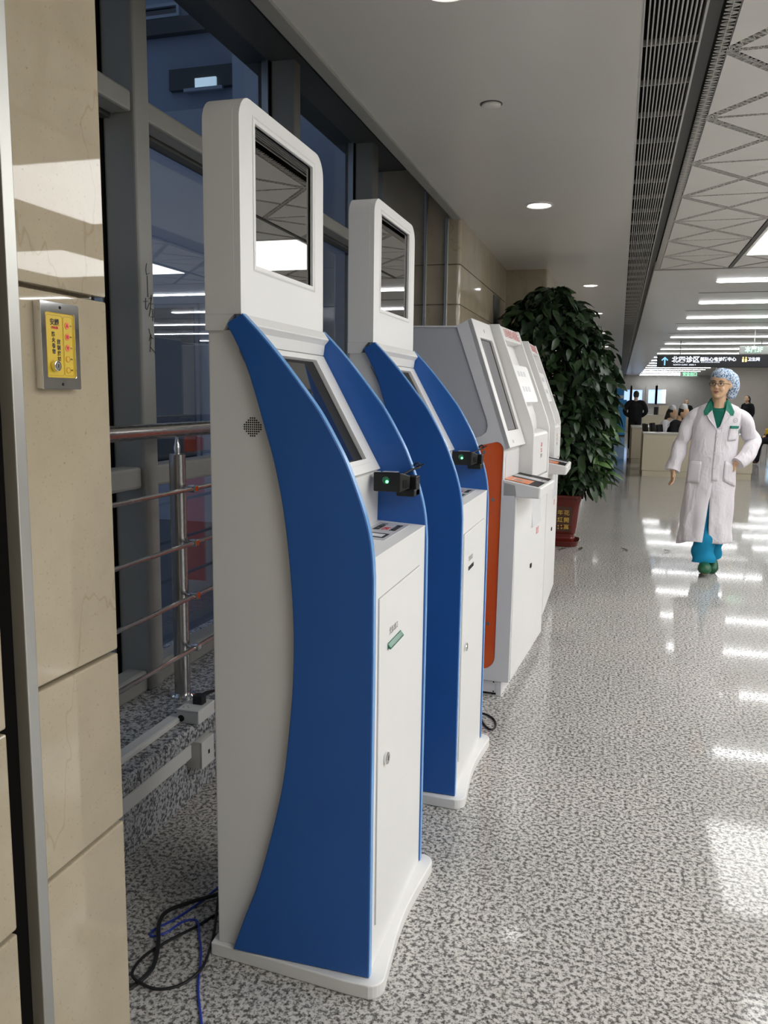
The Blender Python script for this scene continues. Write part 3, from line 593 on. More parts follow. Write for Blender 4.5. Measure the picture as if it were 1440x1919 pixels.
    for k in range(8): MB().plate([[(0.428 + k * 0.005, 1.199), (0.431 + k * 0.005, 1.199), (0.431 + k * 0.005, 1.222), (0.428 + k * 0.005, 1.222)]], -0.0445 + k * 0.0010, -0.0430 + k * 0.0010, YZ).build('vent_slot', 'rubber', sn)
    MB().box(-0.075, -0.022, 0.470, W - TP + 0.001, 1.172, 1.192).box(-0.070, -0.022, 0.49, W - TP + 0.001, 1.172, 1.228).build('scanner_bracket', 'black_plastic', sn, bevel=0.003)
    MB().tube(catmull([(-0.06, 0.488, 1.232), (-0.040, 0.51, 1.245), (-0.022, 0.528, 1.252), (-0.034, 0.545, 1.262), (-0.05, W + 0.006, 1.24), (-0.06, W + 0.008, 1.16), (-0.065, W + 0.006, 1.02)], 5), 0.0032, 8).build('scanner_cord', 'rubber', sn, smooth=True)
    MB().tube([(-0.030, 0.520, 1.253), (-0.020, 0.520, 1.256), (-0.008, 0.522, 1.262)], 0.0022, 6).build('cable_tie', 'rubber', sn)
    return t
kiosk('nearest blue and white kiosk with green receipt slot on its door', (-0.518, 1.737, 0), 0, True)
kiosk('second blue and white kiosk, standing behind the nearest one', (-0.494, 2.707, 0), math.radians(-0.6), False)

# ------------------------------------------------------------------ white ticket machines with orange side
def ticket_machine(label, loc, rot):
    t = thing('ticket_machine', label, 'ticket machine', loc, rot)
    D0 = -0.56; WM = 0.95
    # plinth, lower cabinet, rear upper cabinet
    pb = MB().box(D0, -0.06, 0.012, WM - 0.012, 0.012, 0.075).build('plinth', 'machine_light', t)
    MB().box(-0.062, -0.038, 0.010, WM - 0.010, 0.0, 0.075).build('plinth_post', 'machine_light', pb)
    MB().box(D0, -0.045, 0.02, WM - 0.02, 0.0, 0.012).build('feet_rail', 'rubber', pb)
    for z in (0.018, 0.066): MB().disc_y(0.0105, 0.0118, -0.075, z, 0.004, 8).build('screw', 'void', pb)
    MB().box(D0, -0.004, 0.008, WM, 0.075, 1.03).build('lower_cabinet', 'machine_light', t, bevel=0.004)
    # side skin with hole for the orange panel
    orange = [(-0.50, 0.129), (-0.14, 0.129)] + [(-0.14 + 0.068 * math.sin(math.radians(a)), 0.197 - 0.068 * math.cos(math.radians(a))) for a in range(15, 91, 15)] + [(-0.0655, 1.06), (-0.0615, 1.195)] + [(-0.0955 + 0.034 * math.cos(math.radians(a)), 1.205 + 0.040 * math.sin(math.radians(a))) for a in range(0, 100, 15)] + [(-0.215, 1.217), (-0.35, 1.178), (-0.50, 1.15)]
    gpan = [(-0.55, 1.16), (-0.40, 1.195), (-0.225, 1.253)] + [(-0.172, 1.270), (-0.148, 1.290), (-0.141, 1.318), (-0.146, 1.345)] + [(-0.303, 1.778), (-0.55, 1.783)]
    skin = [(D0, 0.075), (0.0, 0.075), (0.006, 1.00), (0.0, 1.045), (-0.058, 1.058), (-0.060, 1.206), (-0.030, 1.219), (-0.234, 1.820), (-0.306, 1.786), (D0, 1.790)]
    sk = MB().plate([skin, orange[::-1], gpan[::-1]], 0.0, 0.012, XZ).build('side_skin', 'machine_light', t, bevel=0.0015)
    op = MB().plate([orange], 0.004, 0.010, XZ).build('orange_panel', 'orange_acrylic', t)
    for a, b in ((-0.155, 1.195), (-0.105, 0.97), (-0.110, 0.36), (-0.30, 0.97), (-0.30, 0.36)): MB().disc_y(0.0022, 0.0042, a, b, 0.0085, 12).build('screw', 'screw', op, bevel=0.001)
    MB().plate([gpan], 0.006, 0.011, XZ).build('shaded_grey_panel', 'machine_grey_shaded', t)  # set-back grey panel, its shading darkened into the colour
    # screen hood, v 0 .. 0.40
    hood = [(D0, 1.03), (-0.062, 1.03), (-0.062, 1.200), (-0.059, 1.206), (-0.264, 1.803), (-0.310, 1.783), (D0, 1.786)]
    MB().plate([hood], 0.012, 0.40, XZ).build('screen_hood', 'machine_white', t, bevel=0.002)
    A, B = Vector((-0.234, 1.820)), Vector((-0.030, 1.219)); d = (B - A).normalized(); nn = Vector((-d.y, d.x))
    if nn.x < 0: nn = -nn
    L = (B - A).length; sl = lambda s_, v, h: (A.x + d.x * s_ + nn.x * h, v, A.y + d.y * s_ + nn.y * h)
    MB().plate([[(0, 0.0), (L, 0.0), (L, 0.40), (0, 0.38)], [(0.090, 0.067), (0.090, 0.331), (0.552, 0.331), (0.552, 0.067)]], -0.022, 0.0, sl).build('screen_bezel', 'machine_white', t, bevel=0.002)
    sc = MB().plate([[(0.089, 0.066), (0.553, 0.066), (0.553, 0.332), (0.089, 0.332)]], -0.021, -0.012, sl).build('touch_screen', 'screen_black', t)
    MB().plate([[(0.095, 0.070), (0.548, 0.070), (0.548, 0.300), (0.095, 0.300)]], -0.012, -0.0105, sl).build('screen_glass', 'screen_lilac', sc)
    MB().plate([[(0.040, 0.196), (0.058, 0.196), (0.058, 0.202), (0.040, 0.202)]], 0.0, 0.0006, sl).build('camera_slit', 'dark_print', t)
    MB().plate([[(0.60, 0.10), (0.615, 0.10), (0.615, 0.13), (0.60, 0.13)]], 0.0, 0.0006, sl).build('sticker', 'grey_film', t)
    # recess wall under the screen and tray
    MB().plate([rrect(0.05, 0.38, 1.055, 1.19, 0.03, 5)], -0.064, -0.058, YZ).build('recess_panel', 'machine_light', t)
    tr = MB().plate([[(-0.062, 0.985), (0.118, 0.985), (0.122, 1.036), (0.112, 1.0385), (-0.062, 1.070)]], 0.0, 0.43, XZ).build('tray', 'machine_white', t, bevel=0.008, seg=3)
    tz = lambda a, b_, h: (a, b_, 1.0585 - 0.181 * a + h)
    tp = lambda nm, m_, a0, a1, b0, b1, h0, h1, par: MB().plate([[(a0, b0), (a1, b0), (a1, b1), (a0, b1)]], h0, h1, tz).build(nm, m_, par)
    tp('tray_top', 'screen_black', -0.055, 0.106, 0.014, 0.418, 0.0, 0.002, tr)
    op2 = tp('scan_pad', 'orange_pad', -0.055, 0.060, 0.016, 0.17, 0.002, 0.003, tr)
    tp('scan_window', 'grey_print', -0.018, 0.016, 0.065, 0.115, 0.003, 0.0034, op2); tp('print_bar', 'white_glass', -0.026, -0.023, 0.04, 0.14, 0.003, 0.0034, op2); tp('print_bar', 'white_glass', 0.021, 0.024, 0.04, 0.14, 0.003, 0.0034, op2)
    tp('card_strip', 'grey_film', -0.055, 0.106, 0.215, 0.305, 0.002, 0.003, tr)
    text('lettering', '票据', 0.02, (0.08, 0.26, 1.0475), 'top', 'grey_print', tr, 0.0002)
    # printer column, v 0.42 .. 0.93: two cheeks, recessed face, keypad, lower box
    pc = [(D0, 1.03), (D0, 1.80), (-0.24, 1.826), (-0.19, 1.826), (-0.005, 1.338), (0.008, 1.290), (0.010, 1.24), (0.010, 1.03)]
    for v in (0.405, 0.912): MB().plate([pc], v, v + 0.022, XZ).build('cheek', 'machine_white', t, bevel=0.004)
    inner = [(D0, 1.03), (D0, 1.79), (-0.24, 1.822), (-0.195, 1.822), (-0.168, 1.752), (-0.215, 1.742), (-0.072, 1.36), (-0.062, 1.30), (-0.062, 1.03)]
    MB().plate([inner], 0.427, 0.912, XZ).build('column_body', 'machine_white', t, bevel=0.003)
    A, B = Vector((-0.195, 1.822)), Vector((-0.168, 1.752)); dd = (B - A).normalized(); n2 = Vector((-dd.y, dd.x)); n2 = n2 if n2.x > 0 else -n2
    X_, Y_, Z_ = (0, 1, 0), (-dd.x, 0, -dd.y), (n2.x, 0, n2.y)
    mid = (A + B) / 2
    text('lettering', '自助缴费机', 0.055, (mid.x + n2.x * 0.0015, 0.63, mid.y + n2.y * 0.0015), None, 'pink_print', t, 0.0003, basis=(X_, Y_, Z_))
    text('lettering', '医院', 0.062, (mid.x + n2.x * 0.0015, 0.83, mid.y + n2.y * 0.0015), None, 'pink_print', t, 0.0003, basis=(X_, Y_, Z_), bold=0.001)
    A, B = Vector((-0.165, 1.61)), Vector((-0.092, 1.415)); d3 = (B - A).normalized(); n3 = Vector((-d3.y, d3.x)); n3 = n3 if n3.x > 0 else -n3
    s3 = lambda s_, v, h: (A.x + d3.x * s_ + n3.x * h, v, A.y + d3.y * s_ + n3.y * h)
    kp = MB().plate([rrect(0.0, (B - A).length, 0.46, 0.86, 0.03, 4)], -0.01, 0.045, s3).build('printer_box', 'machine_white', t, bevel=0.012, seg=3)
    for sp in (0.035, 0.12): 
        for vv in (0.52, 0.60, 0.68): MB().plate([[(sp, vv), (sp + 0.028, vv), (sp + 0.028, vv + 0.05), (sp, vv + 0.05)]], 0.045, 0.0458, s3).build('printed_mark', 'grey_film', kp)
    lb = MB().plate([[(-0.06, 1.035), (0.004, 1.035), (0.004, 1.255), (-0.004, 1.272), (-0.06, 1.285)]], 0.430, 0.909, XZ).build('lower_box', 'machine_white', t, bevel=0.010, seg=3)
    for k, (bd, mm) in enumerate((('请取', 'pink_print'), ('凭条', 'pink_print'), ('打印', 'grey_print'))): text('lettering', bd, 0.026, (0.0046, 0.69, 1.20 - 0.030 * k), '+X', mm, lb, 0.0003)
    # front plate of the lower cabinet
    fp = MB().plate([rrect(0.025, WM - 0.01, 0.08, 0.975, 0.03, 5, (0, 0, 1, 1)), [(0.47, 0.79), (0.47, 0.935), (0.73, 0.935), (0.73, 0.79)]], -0.004, 0.004, YZ).build('front_door', 'machine_white', t, bevel=0.002)
    MB().plate([[(-0.0035, 0.785), (0.012, 0.775), (0.012, 0.781), (-0.0035, 0.94)]], 0.47, 0.73, XZ).build('slip_chute', 'machine_light', fp, bevel=0.002)
    MB().box(0.0041, 0.010, 0.462, 0.496, 0.556, 0.580).build('lock', 'black_plastic', fp, bevel=0.003)
    text('lettering', '取票', 0.045, (0.0046, 0.66, 0.73), '+X', 'pink_print', fp, 0.0003)
    MB().box(-0.004, 0.006, 0.0, WM, 0.975, 1.03).build('front_rail', 'machine_white', t, bevel=0.003)
    MB().box(0.0, 0.006, 0.55, 0.62, 0.99, 1.0).build('rail_screws', 'screw', t)
    return t
ticket_machine('white ticket machine with an orange side panel and a tilted screen', (-0.451, 3.838, 0), math.radians(-4.2))
ticket_machine('farther white ticket machine, standing just before the potted tree', (-0.408, 5.13, 0), math.radians(0.0))

# ------------------------------------------------------------------ potted tree
pt = thing('potted_tree', 'dense dark green potted tree in a red glazed pot', 'potted tree', (-0.49, 8.27, 0))
def sq(hw, z, r=0.35, n=6):
    hw *= 0.64; pts = rrect(-hw, hw, -hw, hw, hw * r, n); return [(a, b, z) for a, b in pts]
pot = MB().loft([sq(0.17, 0.05), sq(0.20, 0.052), sq(0.205, 0.085), sq(0.195, 0.095), sq(0.20, 0.125), sq(0.215, 0.135), sq(0.232, 0.20), sq(0.25, 0.34), sq(0.265, 0.42), sq(0.290, 0.475), sq(0.318, 0.49), sq(0.322, 0.515), sq(0.300, 0.518), sq(0.270, 0.46), sq(0.25, 0.44)]).build('pot', 'pot_red', pt, smooth=True)
MB().loft([sq(0.21, 0.0, 0.6), sq(0.25, 0.004, 0.6), sq(0.275, 0.05, 0.6), sq(0.285, 0.055, 0.6), sq(0.275, 0.058, 0.6), sq(0.24, 0.02, 0.6)]).build('saucer', 'pot_red', pt, smooth=True)
MB().loft([sq(0.262, 0.46), sq(0.262, 0.47)]).build('soil', 'soil', pt)
MB().add([(-0.092, -0.1440, 0.155), (0.092, -0.1440, 0.155), (0.105, -0.1680, 0.405), (-0.105, -0.1680, 0.405), (-0.092, -0.125, 0.155), (0.092, -0.125, 0.155), (0.105, -0.145, 0.405), (-0.105, -0.145, 0.405)], [(0, 1, 2, 3), (0, 4, 5, 1), (1, 5, 6, 2), (2, 6, 7, 3), (3, 7, 4, 0)]).build('inscription_panel', 'pot_brown', pot)
zt = lambda z: -0.1446 - (z - 0.155) * 0.024 / 0.25
for chs, x in (('花開萬', 0.050), ('年紅', -0.012)):
    for k, ch in enumerate(chs): z = 0.340 - 0.072 * k; text('lettering', ch, 0.056, (x, zt(z) - 0.001, z), '-Y', 'gold', pot, 0.001, bold=0.0008)
for a, b in ((-0.028, 0.208), (-0.028, 0.182), (0.002, 0.212), (0.005, 0.184)): MB().ball((a, zt(b), b), 0.008, 8, 6).build('gold_dot', 'gold', pot)
for k in range(6):
    a = k * 1.05 + 0.3; r0 = 0.06
    pth = [(r0 * math.cos(a), r0 * math.sin(a) * 0.8, 0.44), (r0 * 1.3 * math.cos(a + 0.2), r0 * math.sin(a) * 0.8, 0.95), (0.25 * math.cos(a), 0.15 * math.sin(a), 1.5), (0.38 * math.cos(a + 0.1), 0.2 * math.sin(a), 2.1)]
    MB().tube(catmull(pth, 4), [0.018 - 0.001 * i for i in range(13)], 7).build('stem', 'bark', pt, smooth=True)
# crown silhouette: half width left / right and depth per height
prof = [(0.56, -0.10, 0.48, 0.14), (0.66, -0.30, 0.54, 0.28), (0.85, -0.44, 0.58, 0.36), (1.05, -0.50, 0.60, 0.40), (1.3, -0.53, 0.61, 0.42), (1.6, -0.56, 0.62, 0.42), (1.85, -0.58, 0.58, 0.42), (2.1, -0.58, 0.46, 0.40), (2.3, -0.50, 0.30, 0.36), (2.45, -0.28, 0.12, 0.26), (2.54, -0.10, 0.0, 0.12)]
def crown(z):
    for a, b in zip(prof[:-1], prof[1:]):
        if a[0] <= z <= b[0]:
            f = (z - a[0]) / (b[0] - a[0]); return [a[i] + (b[i] - a[i]) * f for i in (1, 2, 3)]
    return None
def leafshape(L, wd, bend):
    n = 4; left, mid, right = [], [], []
    for i in range(n + 1):
        s_ = i / n; wv = wd * math.sin(math.pi * (s_ * 0.92 + 0.04)) ** 0.8 * (1 - 0.25 * s_)
        z = -bend * s_ * s_ * L; mid.append((s_ * L, 0, z)); left.append((s_ * L, wv / 2, z + 0.16 * wv)); right.append((s_ * L, -wv / 2, z + 0.16 * wv))
    vs = left + mid + right; fs = []; m = n + 1
    for i in range(n): fs += [(i, i + 1, m + i + 1, m + i), (m + i, m + i + 1, 2 * m + i + 1, 2 * m + i)]
    return vs, fs
lm = []
for k in range(4):
    vs, fs = leafshape(0.105 + 0.012 * k, 0.060 + 0.005 * k, 0.15 + 0.10 * k); me = bpy.data.meshes.new('leaf'); me.from_pydata(vs, [], fs); me.update(); lm.append((me, vs, fs))
    me.materials.append(MATS['leaf']); me.polygons.foreach_set('use_smooth', [True] * len(me.polygons))
lg = bpy.data.meshes.new('leaf'); vs, fs = leafshape(0.115, 0.045, 0.3); lg.from_pydata(vs, [], fs); lg.update(); lg.materials.append(MATS['leaf_green'])
rl = random.Random(5)
fol = MB(); folg = MB(); nobj = 0
def leaf_matrix(p, yaw, pitch, roll, sc): return Matrix.Translation(p) @ Matrix.Rotation(yaw, 4, 'Z') @ Matrix.Rotation(pitch, 4, 'Y') @ Matrix.Rotation(roll, 4, 'X') @ Matrix.Scale(sc, 4)
cand = 0
while cand < 4300:
    z = rl.uniform(0.57, 2.53); cr = crown(z)
    if not cr: continue
    xl, xr, dp = cr; cx, hx = (xl + xr) / 2, (xr - xl) / 2
    if rl.random() > hx / 0.60 + 0.1: continue
    a = rl.uniform(0, 2 * math.pi); rad = (rl.random() ** 0.42) * rl.uniform(0.88, 1.06)
    x = cx + hx * rad * math.cos(a) - 0.13; y = dp * rad * math.sin(a)
    if y > 0.44 or x < -0.60: continue
    cand += 1
    outward = math.atan2(math.sin(a) * hx, math.cos(a) * dp)
    Mx = leaf_matrix((x, y, z), outward + rl.gauss(0, 0.9), rl.uniform(-0.25, 1.15), rl.gauss(0, 0.6), rl.uniform(0.7, 1.25))
    green = (z < 1.25 and x > 0.30 and rl.random() < 0.55)
    if nobj < 280 and rad > 0.86 and y < -0.05 and rl.random() < 0.5:
        o_ = bpy.data.objects.new('leaf', lg if green else lm[rl.randrange(4)][0]); COL.objects.link(o_); o_.parent = pt; o_.matrix_local = Mx; nobj += 1
    else:
        _, vs, fs = lm[rl.randrange(4)]; st = folg if green else fol; i0 = len(st.v); st.add(vs, fs); st.xf(Mx, i0)
for st, m_ in ((fol, 'leaf'), (folg, 'leaf_green')):
    o_ = st.build('foliage', m_, pt, recalc=False); o_['kind'] = 'stuff'; o_.data.polygons.foreach_set('use_smooth', [True] * len(o_.data.polygons))
for i, (x, y, lab) in enumerate(((-0.50, 7.95, 'fallen leaf lying right in front of the red pot'), (-0.30, 7.98, 'fallen leaf lying to the right of the red pot'), (0.16, 8.10, 'curled fallen leaf lying alone on the open floor'), (0.55, 8.25, 'small fallen leaf lying near the walking person'))):
    vs, fs = leafshape(0.085, 0.045, -0.2); o_ = MB().add(vs, fs).xf(Matrix.Translation((x, y, 0.004)) @ Matrix.Rotation(i * 1.3, 4, 'Z')).build('fallen_leaf', 'leaf_dry', None, recalc=False)
    tag(o_, lab, 'leaf', 'leaves fallen from the tree')

# ------------------------------------------------------------------ outside: neighbouring buildings at dusk
struct(MB().box(-30, -1.98, -8, 40, -0.25, -0.15).build('ground_outside', 'asphalt'), 'dark paving outside the windows')
nb = thing('neighbour_building', 'blue grey building wing seen through the window glass', 'building', (0, 0, -0.15))
MB().box(-16, -5.7, 13.0, 13.6, 0, 12).build('wall', 'facade_dark', nb)
MB().box(-5.7, -2.3, 11.6, 13.6, 0, 12).build('corner_block', 'facade_blue', nb)
MB().box(-16, -4.6, 9.2, 13.0, 0, 4.95).build('podium', 'facade_blue', nb)
MB().box(-16, -5.72, 12.86, 13.0, 7.50, 7.74).build('ledge', 'frame_dark', nb)
MB().box(-16, -5.72, 12.80, 13.0, 10.1, 10.4).build('ledge', 'facade_blue', nb)
for i in range(7):
    for z, hh in ((7.78, 0.22), (8.5, 1.2)):
        x = -15.3 + 1.36 * i
        wn = MB().plate([[(x, z), (x + 1.2, z), (x + 1.2, z + hh), (x, z + hh)], [(x + 0.05, z + 0.05), (x + 0.05, z + hh - 0.05), (x + 1.15, z + hh - 0.05), (x + 1.15, z + 0.05)]], 12.92, 13.0, XZ).build('window_frame', 'facade_blue', nb)
        MB().box(x + 0.05, x + 1.15, 12.97, 12.99, z + 0.05, z + hh - 0.05).build('pane', 'screen_glass', wn)
MB().box(-7.5, -6.1, 12.90, 13.0, 6.62, 6.95).build('recess', 'frame_dark', nb)
MB().box(-7.0, -6.62, 12.86, 12.90, 6.62, 6.76).build('lit_pane', 'lit_window', nb); MB().box(-7.2, -6.5, 12.84, 12.90, 6.56, 6.61).build('lit_sill', 'facade_blue', nb)
for i in range(9):
    wn = MB().box(-15.6 + 1.2 * i, -14.6 + 1.2 * i, 9.15, 9.2, 0.7, 2.7).build('window', 'facade_dark', nb)
    MB().box(-15.55 + 1.2 * i, -14.65 + 1.2 * i, 9.13, 9.15, 0.75, 2.65).build('pane', 'screen_glass', wn)
# ------------------------------------------------------------------ far end: windows, desks, sign boards
for i, (x0, x1, z0, z1, m_) in enumerate(((0.0, 0.55, 1.28, 2.0, 'window_day'), (0.69, 1.22, 1.28, 2.0, 'window_day'), (1.54, 1.90, 1.28, 2.03, 'window_day'), (2.02, 2.46, 1.28, 2.03, 'window_bright'))):
    wn = struct(MB().plate([[(x0 - 0.12, z0 - 0.05), (x1 + 0.12, z0 - 0.05), (x1 + 0.12, z1 + 0.22), (x0 - 0.12, z1 + 0.22)], [(x0, z0), (x0, z1), (x1, z1), (x1, z0)]], 47.9, 48.0, XZ).build('window_%d' % (i + 2), 'wall_far_paint'), 'small bluish window in the far wall')
    MB().box(x0, x1, 47.96, 47.99, z0, z1).build('pane', 'window_day' if m_ != 'window_bright' else 'window_day', wn)
    if m_ == 'window_bright': MB().box(x1 - 0.16, x1, 47.94, 47.96, z0, z1).build('bright_pane', 'window_bright', wn)
struct(MB().box(3.75, 9.6, 36.0, 36.2, 0, 2.8).build('wall_right_return', 'wall_right_paint'), 'plain wall jutting into the hall on the right')
t = thing('wall_poster', 'pale teal poster board on the right near the seats', 'poster', (5.05, 31.0, 0))
MB().box(0, 1.4, 0, 0.05, 0.55, 2.35).build('board', 'machine_white', t, bevel=0.01); MB().box(0.05, 1.35, -0.006, 0, 0.62, 1.3).build('printed_band', 'sign_cyan', t)
def desk(label, loc, rot, w_, d_, h_, parts=True):
    t = thing('reception_desk', label, 'desk', loc, rot, 'cream reception desks')
    MB().box(0, w_, 0, 0.04, 0.12, h_ - 0.03).build('front_panel', 'desk_cream', t, bevel=0.004); MB().box(0.01, w_ - 0.01, 0.012, 0.05, 0.0, 0.12).build('kick_plate', 'desk_cream', t)
    MB().box(-0.01, w_ + 0.01, -0.01, d_, h_ - 0.03, h_).build('desk_top', 'desk_top', t, bevel=0.004)
    for x in (0.0, w_ - 0.04): MB().box(x, x + 0.04, 0.05, d_ - 0.02, 0.0, h_ - 0.03).build('side_panel', 'desk_brown', t)
    MB().box(-0.02, 0.02, d_ - 0.04, d_, 0, h_).build('edge_post', 'desk_cream', t)
    return t
desk('cream reception desk where the two nurses sit, behind the walking person', (0.478, 16.3, 0), 0, 1.95, 0.62, 0.835)
desk('narrow cream desk set back to the left of the reception desk', (0.32, 19.6, 0), 0, 0.5, 1.6, 0.835)
t = desk('far cream counter standing in front of the guard', (0.72, 38.5, 0), 0, 1.45, 0.7, 0.80); MB().box(1.0, 1.42, 0.1, 0.5, 0.80, 1.22).build('monitor_cabinet', 'desk_cream', t, bevel=0.005); MB().box(0.8, 0.98, 0.2, 0.3, 0.80, 1.15).build('desk_printer', 'black_plastic', t, bevel=0.01)
desk('narrow far cream counter to the left of the guard', (0.05, 40.0, 0), 0, 0.42, 0.7, 0.78)
def office_chair(label, loc, rot):
    t = thing('office_chair', label, 'chair', loc, rot, 'black office chairs at the desks')
    bk = [(x, 0.20 + 0.06 * (1 - (x / 0.22) ** 2)) for x in (-0.22, -0.12, 0, 0.12, 0.22)]
    MB().loft([[(a * (0.92 if z > 0.85 else 1), b + 0.10 * (z - 0.5) - h, z) for a, b in bk for h in (0,)] + [(a * (0.92 if z > 0.85 else 1), b + 0.10 * (z - 0.5) + 0.035, z) for a, b in reversed(bk)] for z in (0.50, 0.56, 0.75, 0.92, 0.965)]).build('backrest', 'black_plastic', t, smooth=True)
    MB().plate([rrect(-0.23, 0.23, -0.22, 0.22, 0.08)], 0.43, 0.49, XY).build('seat', 'black_plastic', t, bevel=0.015)
    MB().tube([(0, 0, 0.10), (0, 0, 0.43)], 0.025, 10).build('gas_lift', 'black_plastic', t); MB().box(-0.03, 0.03, 0.18, 0.26, 0.44, 0.6).build('back_bracket', 'black_plastic', t)
    for k in range(5):
        a = k * 2 * math.pi / 5; MB().tube([(0, 0, 0.11), (0.27 * math.cos(a), 0.27 * math.sin(a), 0.075)], [0.022, 0.014], 6).build('base_arm', 'black_plastic', t)
        MB().disc_y(-0.015, 0.015, 0, 0, 0.03, 10).xf(Matrix.Translation((0.27 * math.cos(a), 0.27 * math.sin(a), 0.031)) @ Matrix.Rotation(a, 4, 'Z')).build('caster', 'rubber', t)
    return t
office_chair('empty black office chair at the left end of the reception desk', (0.82, 17.88, 0), math.radians(95))
office_chair('black office chair under the nearer nurse in black', (1.06, 17.25, 0), math.radians(75))
office_chair('black office chair under the farther nurse in white', (0.98, 18.45, 0), math.radians(80))
# hanging direction sign
t = thing('direction_sign', 'long black hanging direction sign with white lettering and blue arrow', 'sign', (0.79, 20.0, 2.20))
MB().box(0, 4.4, 0, 0.08, 0, 0.275).build('sign_box', 'sign_black', t, bevel=0.01)
for x in (0.5, 2.2, 3.9): MB().tube([(x, 0.04, 0.275), (x, 0.04, 0.60)], 0.012, 8).build('hanger', 'slat', t)
ar = MB(); ar.plate([[(0.155, 0.045), (0.185, 0.045), (0.185, 0.185), (0.225, 0.145), (0.245, 0.165), (0.17, 0.235), (0.095, 0.165), (0.115, 0.145), (0.155, 0.185)]], -0.004, 0.0, XZ); ar.build('arrow', 'sign_cyan', t)
text('lettering', '北四诊区', 0.150, (0.62, -0.002, 0.165), '-Y', 'sign_white', t, 0.001, bold=0.003); text('lettering', 'NORTH CLINIC  AREA 4', 0.045, (0.60, -0.002, 0.055), '-Y', 'sign_white', t, 0.001)
text('lettering', '医院心电诊断中心', 0.095, (1.31, -0.002, 0.175), '-Y', 'sign_white', t, 0.001, bold=0.002); text('lettering', 'ECG DIAGNOSIS CENTER', 0.035, (1.15, -0.002, 0.115), '-Y', 'sign_white', t, 0.001)
MB().ball((1.83, -0.003, 0.215), (0.018, 0.003, 0.018)).box(1.81, 1.85, -0.004, 0, 0.12, 0.19).ball((1.89, -0.003, 0.215), (0.018, 0.003, 0.018)).box(1.87, 1.91, -0.004, 0, 0.12, 0.19).build('restroom_icon', 'sign_yellow', t)
text('lettering', '卫生间', 0.085, (2.05, -0.002, 0.175), '-Y', 'sign_white', t, 0.001, bold=0.002)
MB().box(2.755, 2.765, -0.004, 0, 0.03, 0.245).build('divider', 'sign_white', t)
for k, (bd, x) in enumerate((('检验门诊', 3.15), ('脑科中心', 3.55), ('老年病', 3.98))): text('lettering', bd, 0.075, (x, -0.002, 0.20), '-Y', 'sign_white', t, 0.001, bold=0.002)
for k, (bd, x) in enumerate((('神经中心', 3.55), ('儿科', 3.98))): text('lettering', bd, 0.075, (x, -0.002, 0.125), '-Y', 'sign_white', t, 0.001, bold=0.002)
text('lettering', 'LABORATORY  NEUROLOGY CENTER', 0.04, (3.55, -0.002, 0.055), '-Y', 'sign_white', t, 0.001)
def led_sign(label, x, y, z, w_, h_, bd, gap):
    t = thing('led_sign', label, 'sign', (x, y, z), 0, 'hanging green led signs')
    MB().box(0, w_, 0, 0.07, 0, h_).build('case', 'led_board', t, bevel=0.008)
    for k in (0.3, 0.7): MB().tube([(w_ * k, 0.035, h_), (w_ * k, 0.035, ZC - z)], 0.008, 6).build('hanger', 'slat', t)
    text('lettering', bd, h_ * 0.80, (0.09, -0.003, h_ * 0.52), '-Y', 'led_text', t, 0.001, align='LEFT', sx=0.85, bold=0.003)
led_sign('grey hanging sign with large green led characters above the black sign', 2.155, 17.0, 2.335, 0.85, 0.155, '本层3F', 0)
led_sign('small far green led sign hanging above the hall', 2.30, 35.0, 2.38, 0.64, 0.20, '安全出口', 0)
t = thing('blue_machine', 'tall blue machine standing behind the potted tree', 'machine', (-0.12, 34.0, 0))
MB().box(-0.15, 0.42, 0, 0.5, 0.05, 1.45).build('body', 'kiosk_cyan', t, bevel=0.02); MB().box(-0.1, 0.30, 0.05, 0.45, 1.45, 1.9).build('upper_case', 'kiosk_cyan', t, bevel=0.02); MB().box(0.0, 0.28, -0.01, 0, 1.50, 1.62).build('display', 'grey_film', t); MB().box(-0.13, 0.40, 0.02, 0.48, 0, 0.05).build('foot', 'black_plastic', t)

# ------------------------------------------------------------------ people
mat('skin', (0.60, 0.38, 0.235), 0.5); mat('skin_dark', (0.30, 0.16, 0.10), 0.5); mat('lip', (0.32, 0.12, 0.09), 0.45); mat('hair', (0.012, 0.010, 0.010), 0.45); mat('eye_white', (0.6, 0.58, 0.55), 0.3); mat('iris', (0.012, 0.008, 0.006), 0.2); mat('glasses', (0.020, 0.010, 0.008), 0.25)
wearpaint('coat_white', (0.70, 0.67, 0.71), 0.8, 0.03, 0.2)
def creases(name, sc, st):
    nt, lk, b = nodes(MATS[name]); n = noise(nt, lk, coords(nt, lk, (1.0, 1.0, 0.45)), sc, 4, 0.55)
    r = ramp(nt, [(0.42, (0, 0, 0)), (0.5, (1, 1, 1)), (0.58, (0, 0, 0))]); lk.new(n, r.inputs[0])
    bp = nt.new('ShaderNodeBump'); bp.inputs['Strength'].default_value = st; bp.inputs['Distance'].default_value = 0.012; lk.new(r.outputs[0], bp.inputs['Height']); lk.new(bp.outputs[0], b.inputs['Normal'])
creases('coat_white', 5.0, 0.45); wearpaint('shirt_green', (0.008, 0.12, 0.085), 0.8, 0.1, 0.2); mat('collar_green', (0.010, 0.17, 0.115), 0.75); wearpaint('trouser_blue', (0.010, 0.23, 0.42), 0.8, 0.1, 0.2); wearpaint('clog_green', (0.012, 0.095, 0.04), 0.4, 0.15)
wearpaint('cloth_black', (0.010, 0.011, 0.013), 0.85, 0.1, 0.2); mat('cloth_white', (0.62, 0.62, 0.64), 0.8); mat('cloth_yellow', (0.60, 0.36, 0.02), 0.7); mat('seat_blue', (0.10, 0.30, 0.62), 0.45); mat('bag_white', (0.55, 0.55, 0.54), 0.5); mat('shoe_brown', (0.05, 0.02, 0.015), 0.5); mat('pink', (0.60, 0.20, 0.28), 0.6)
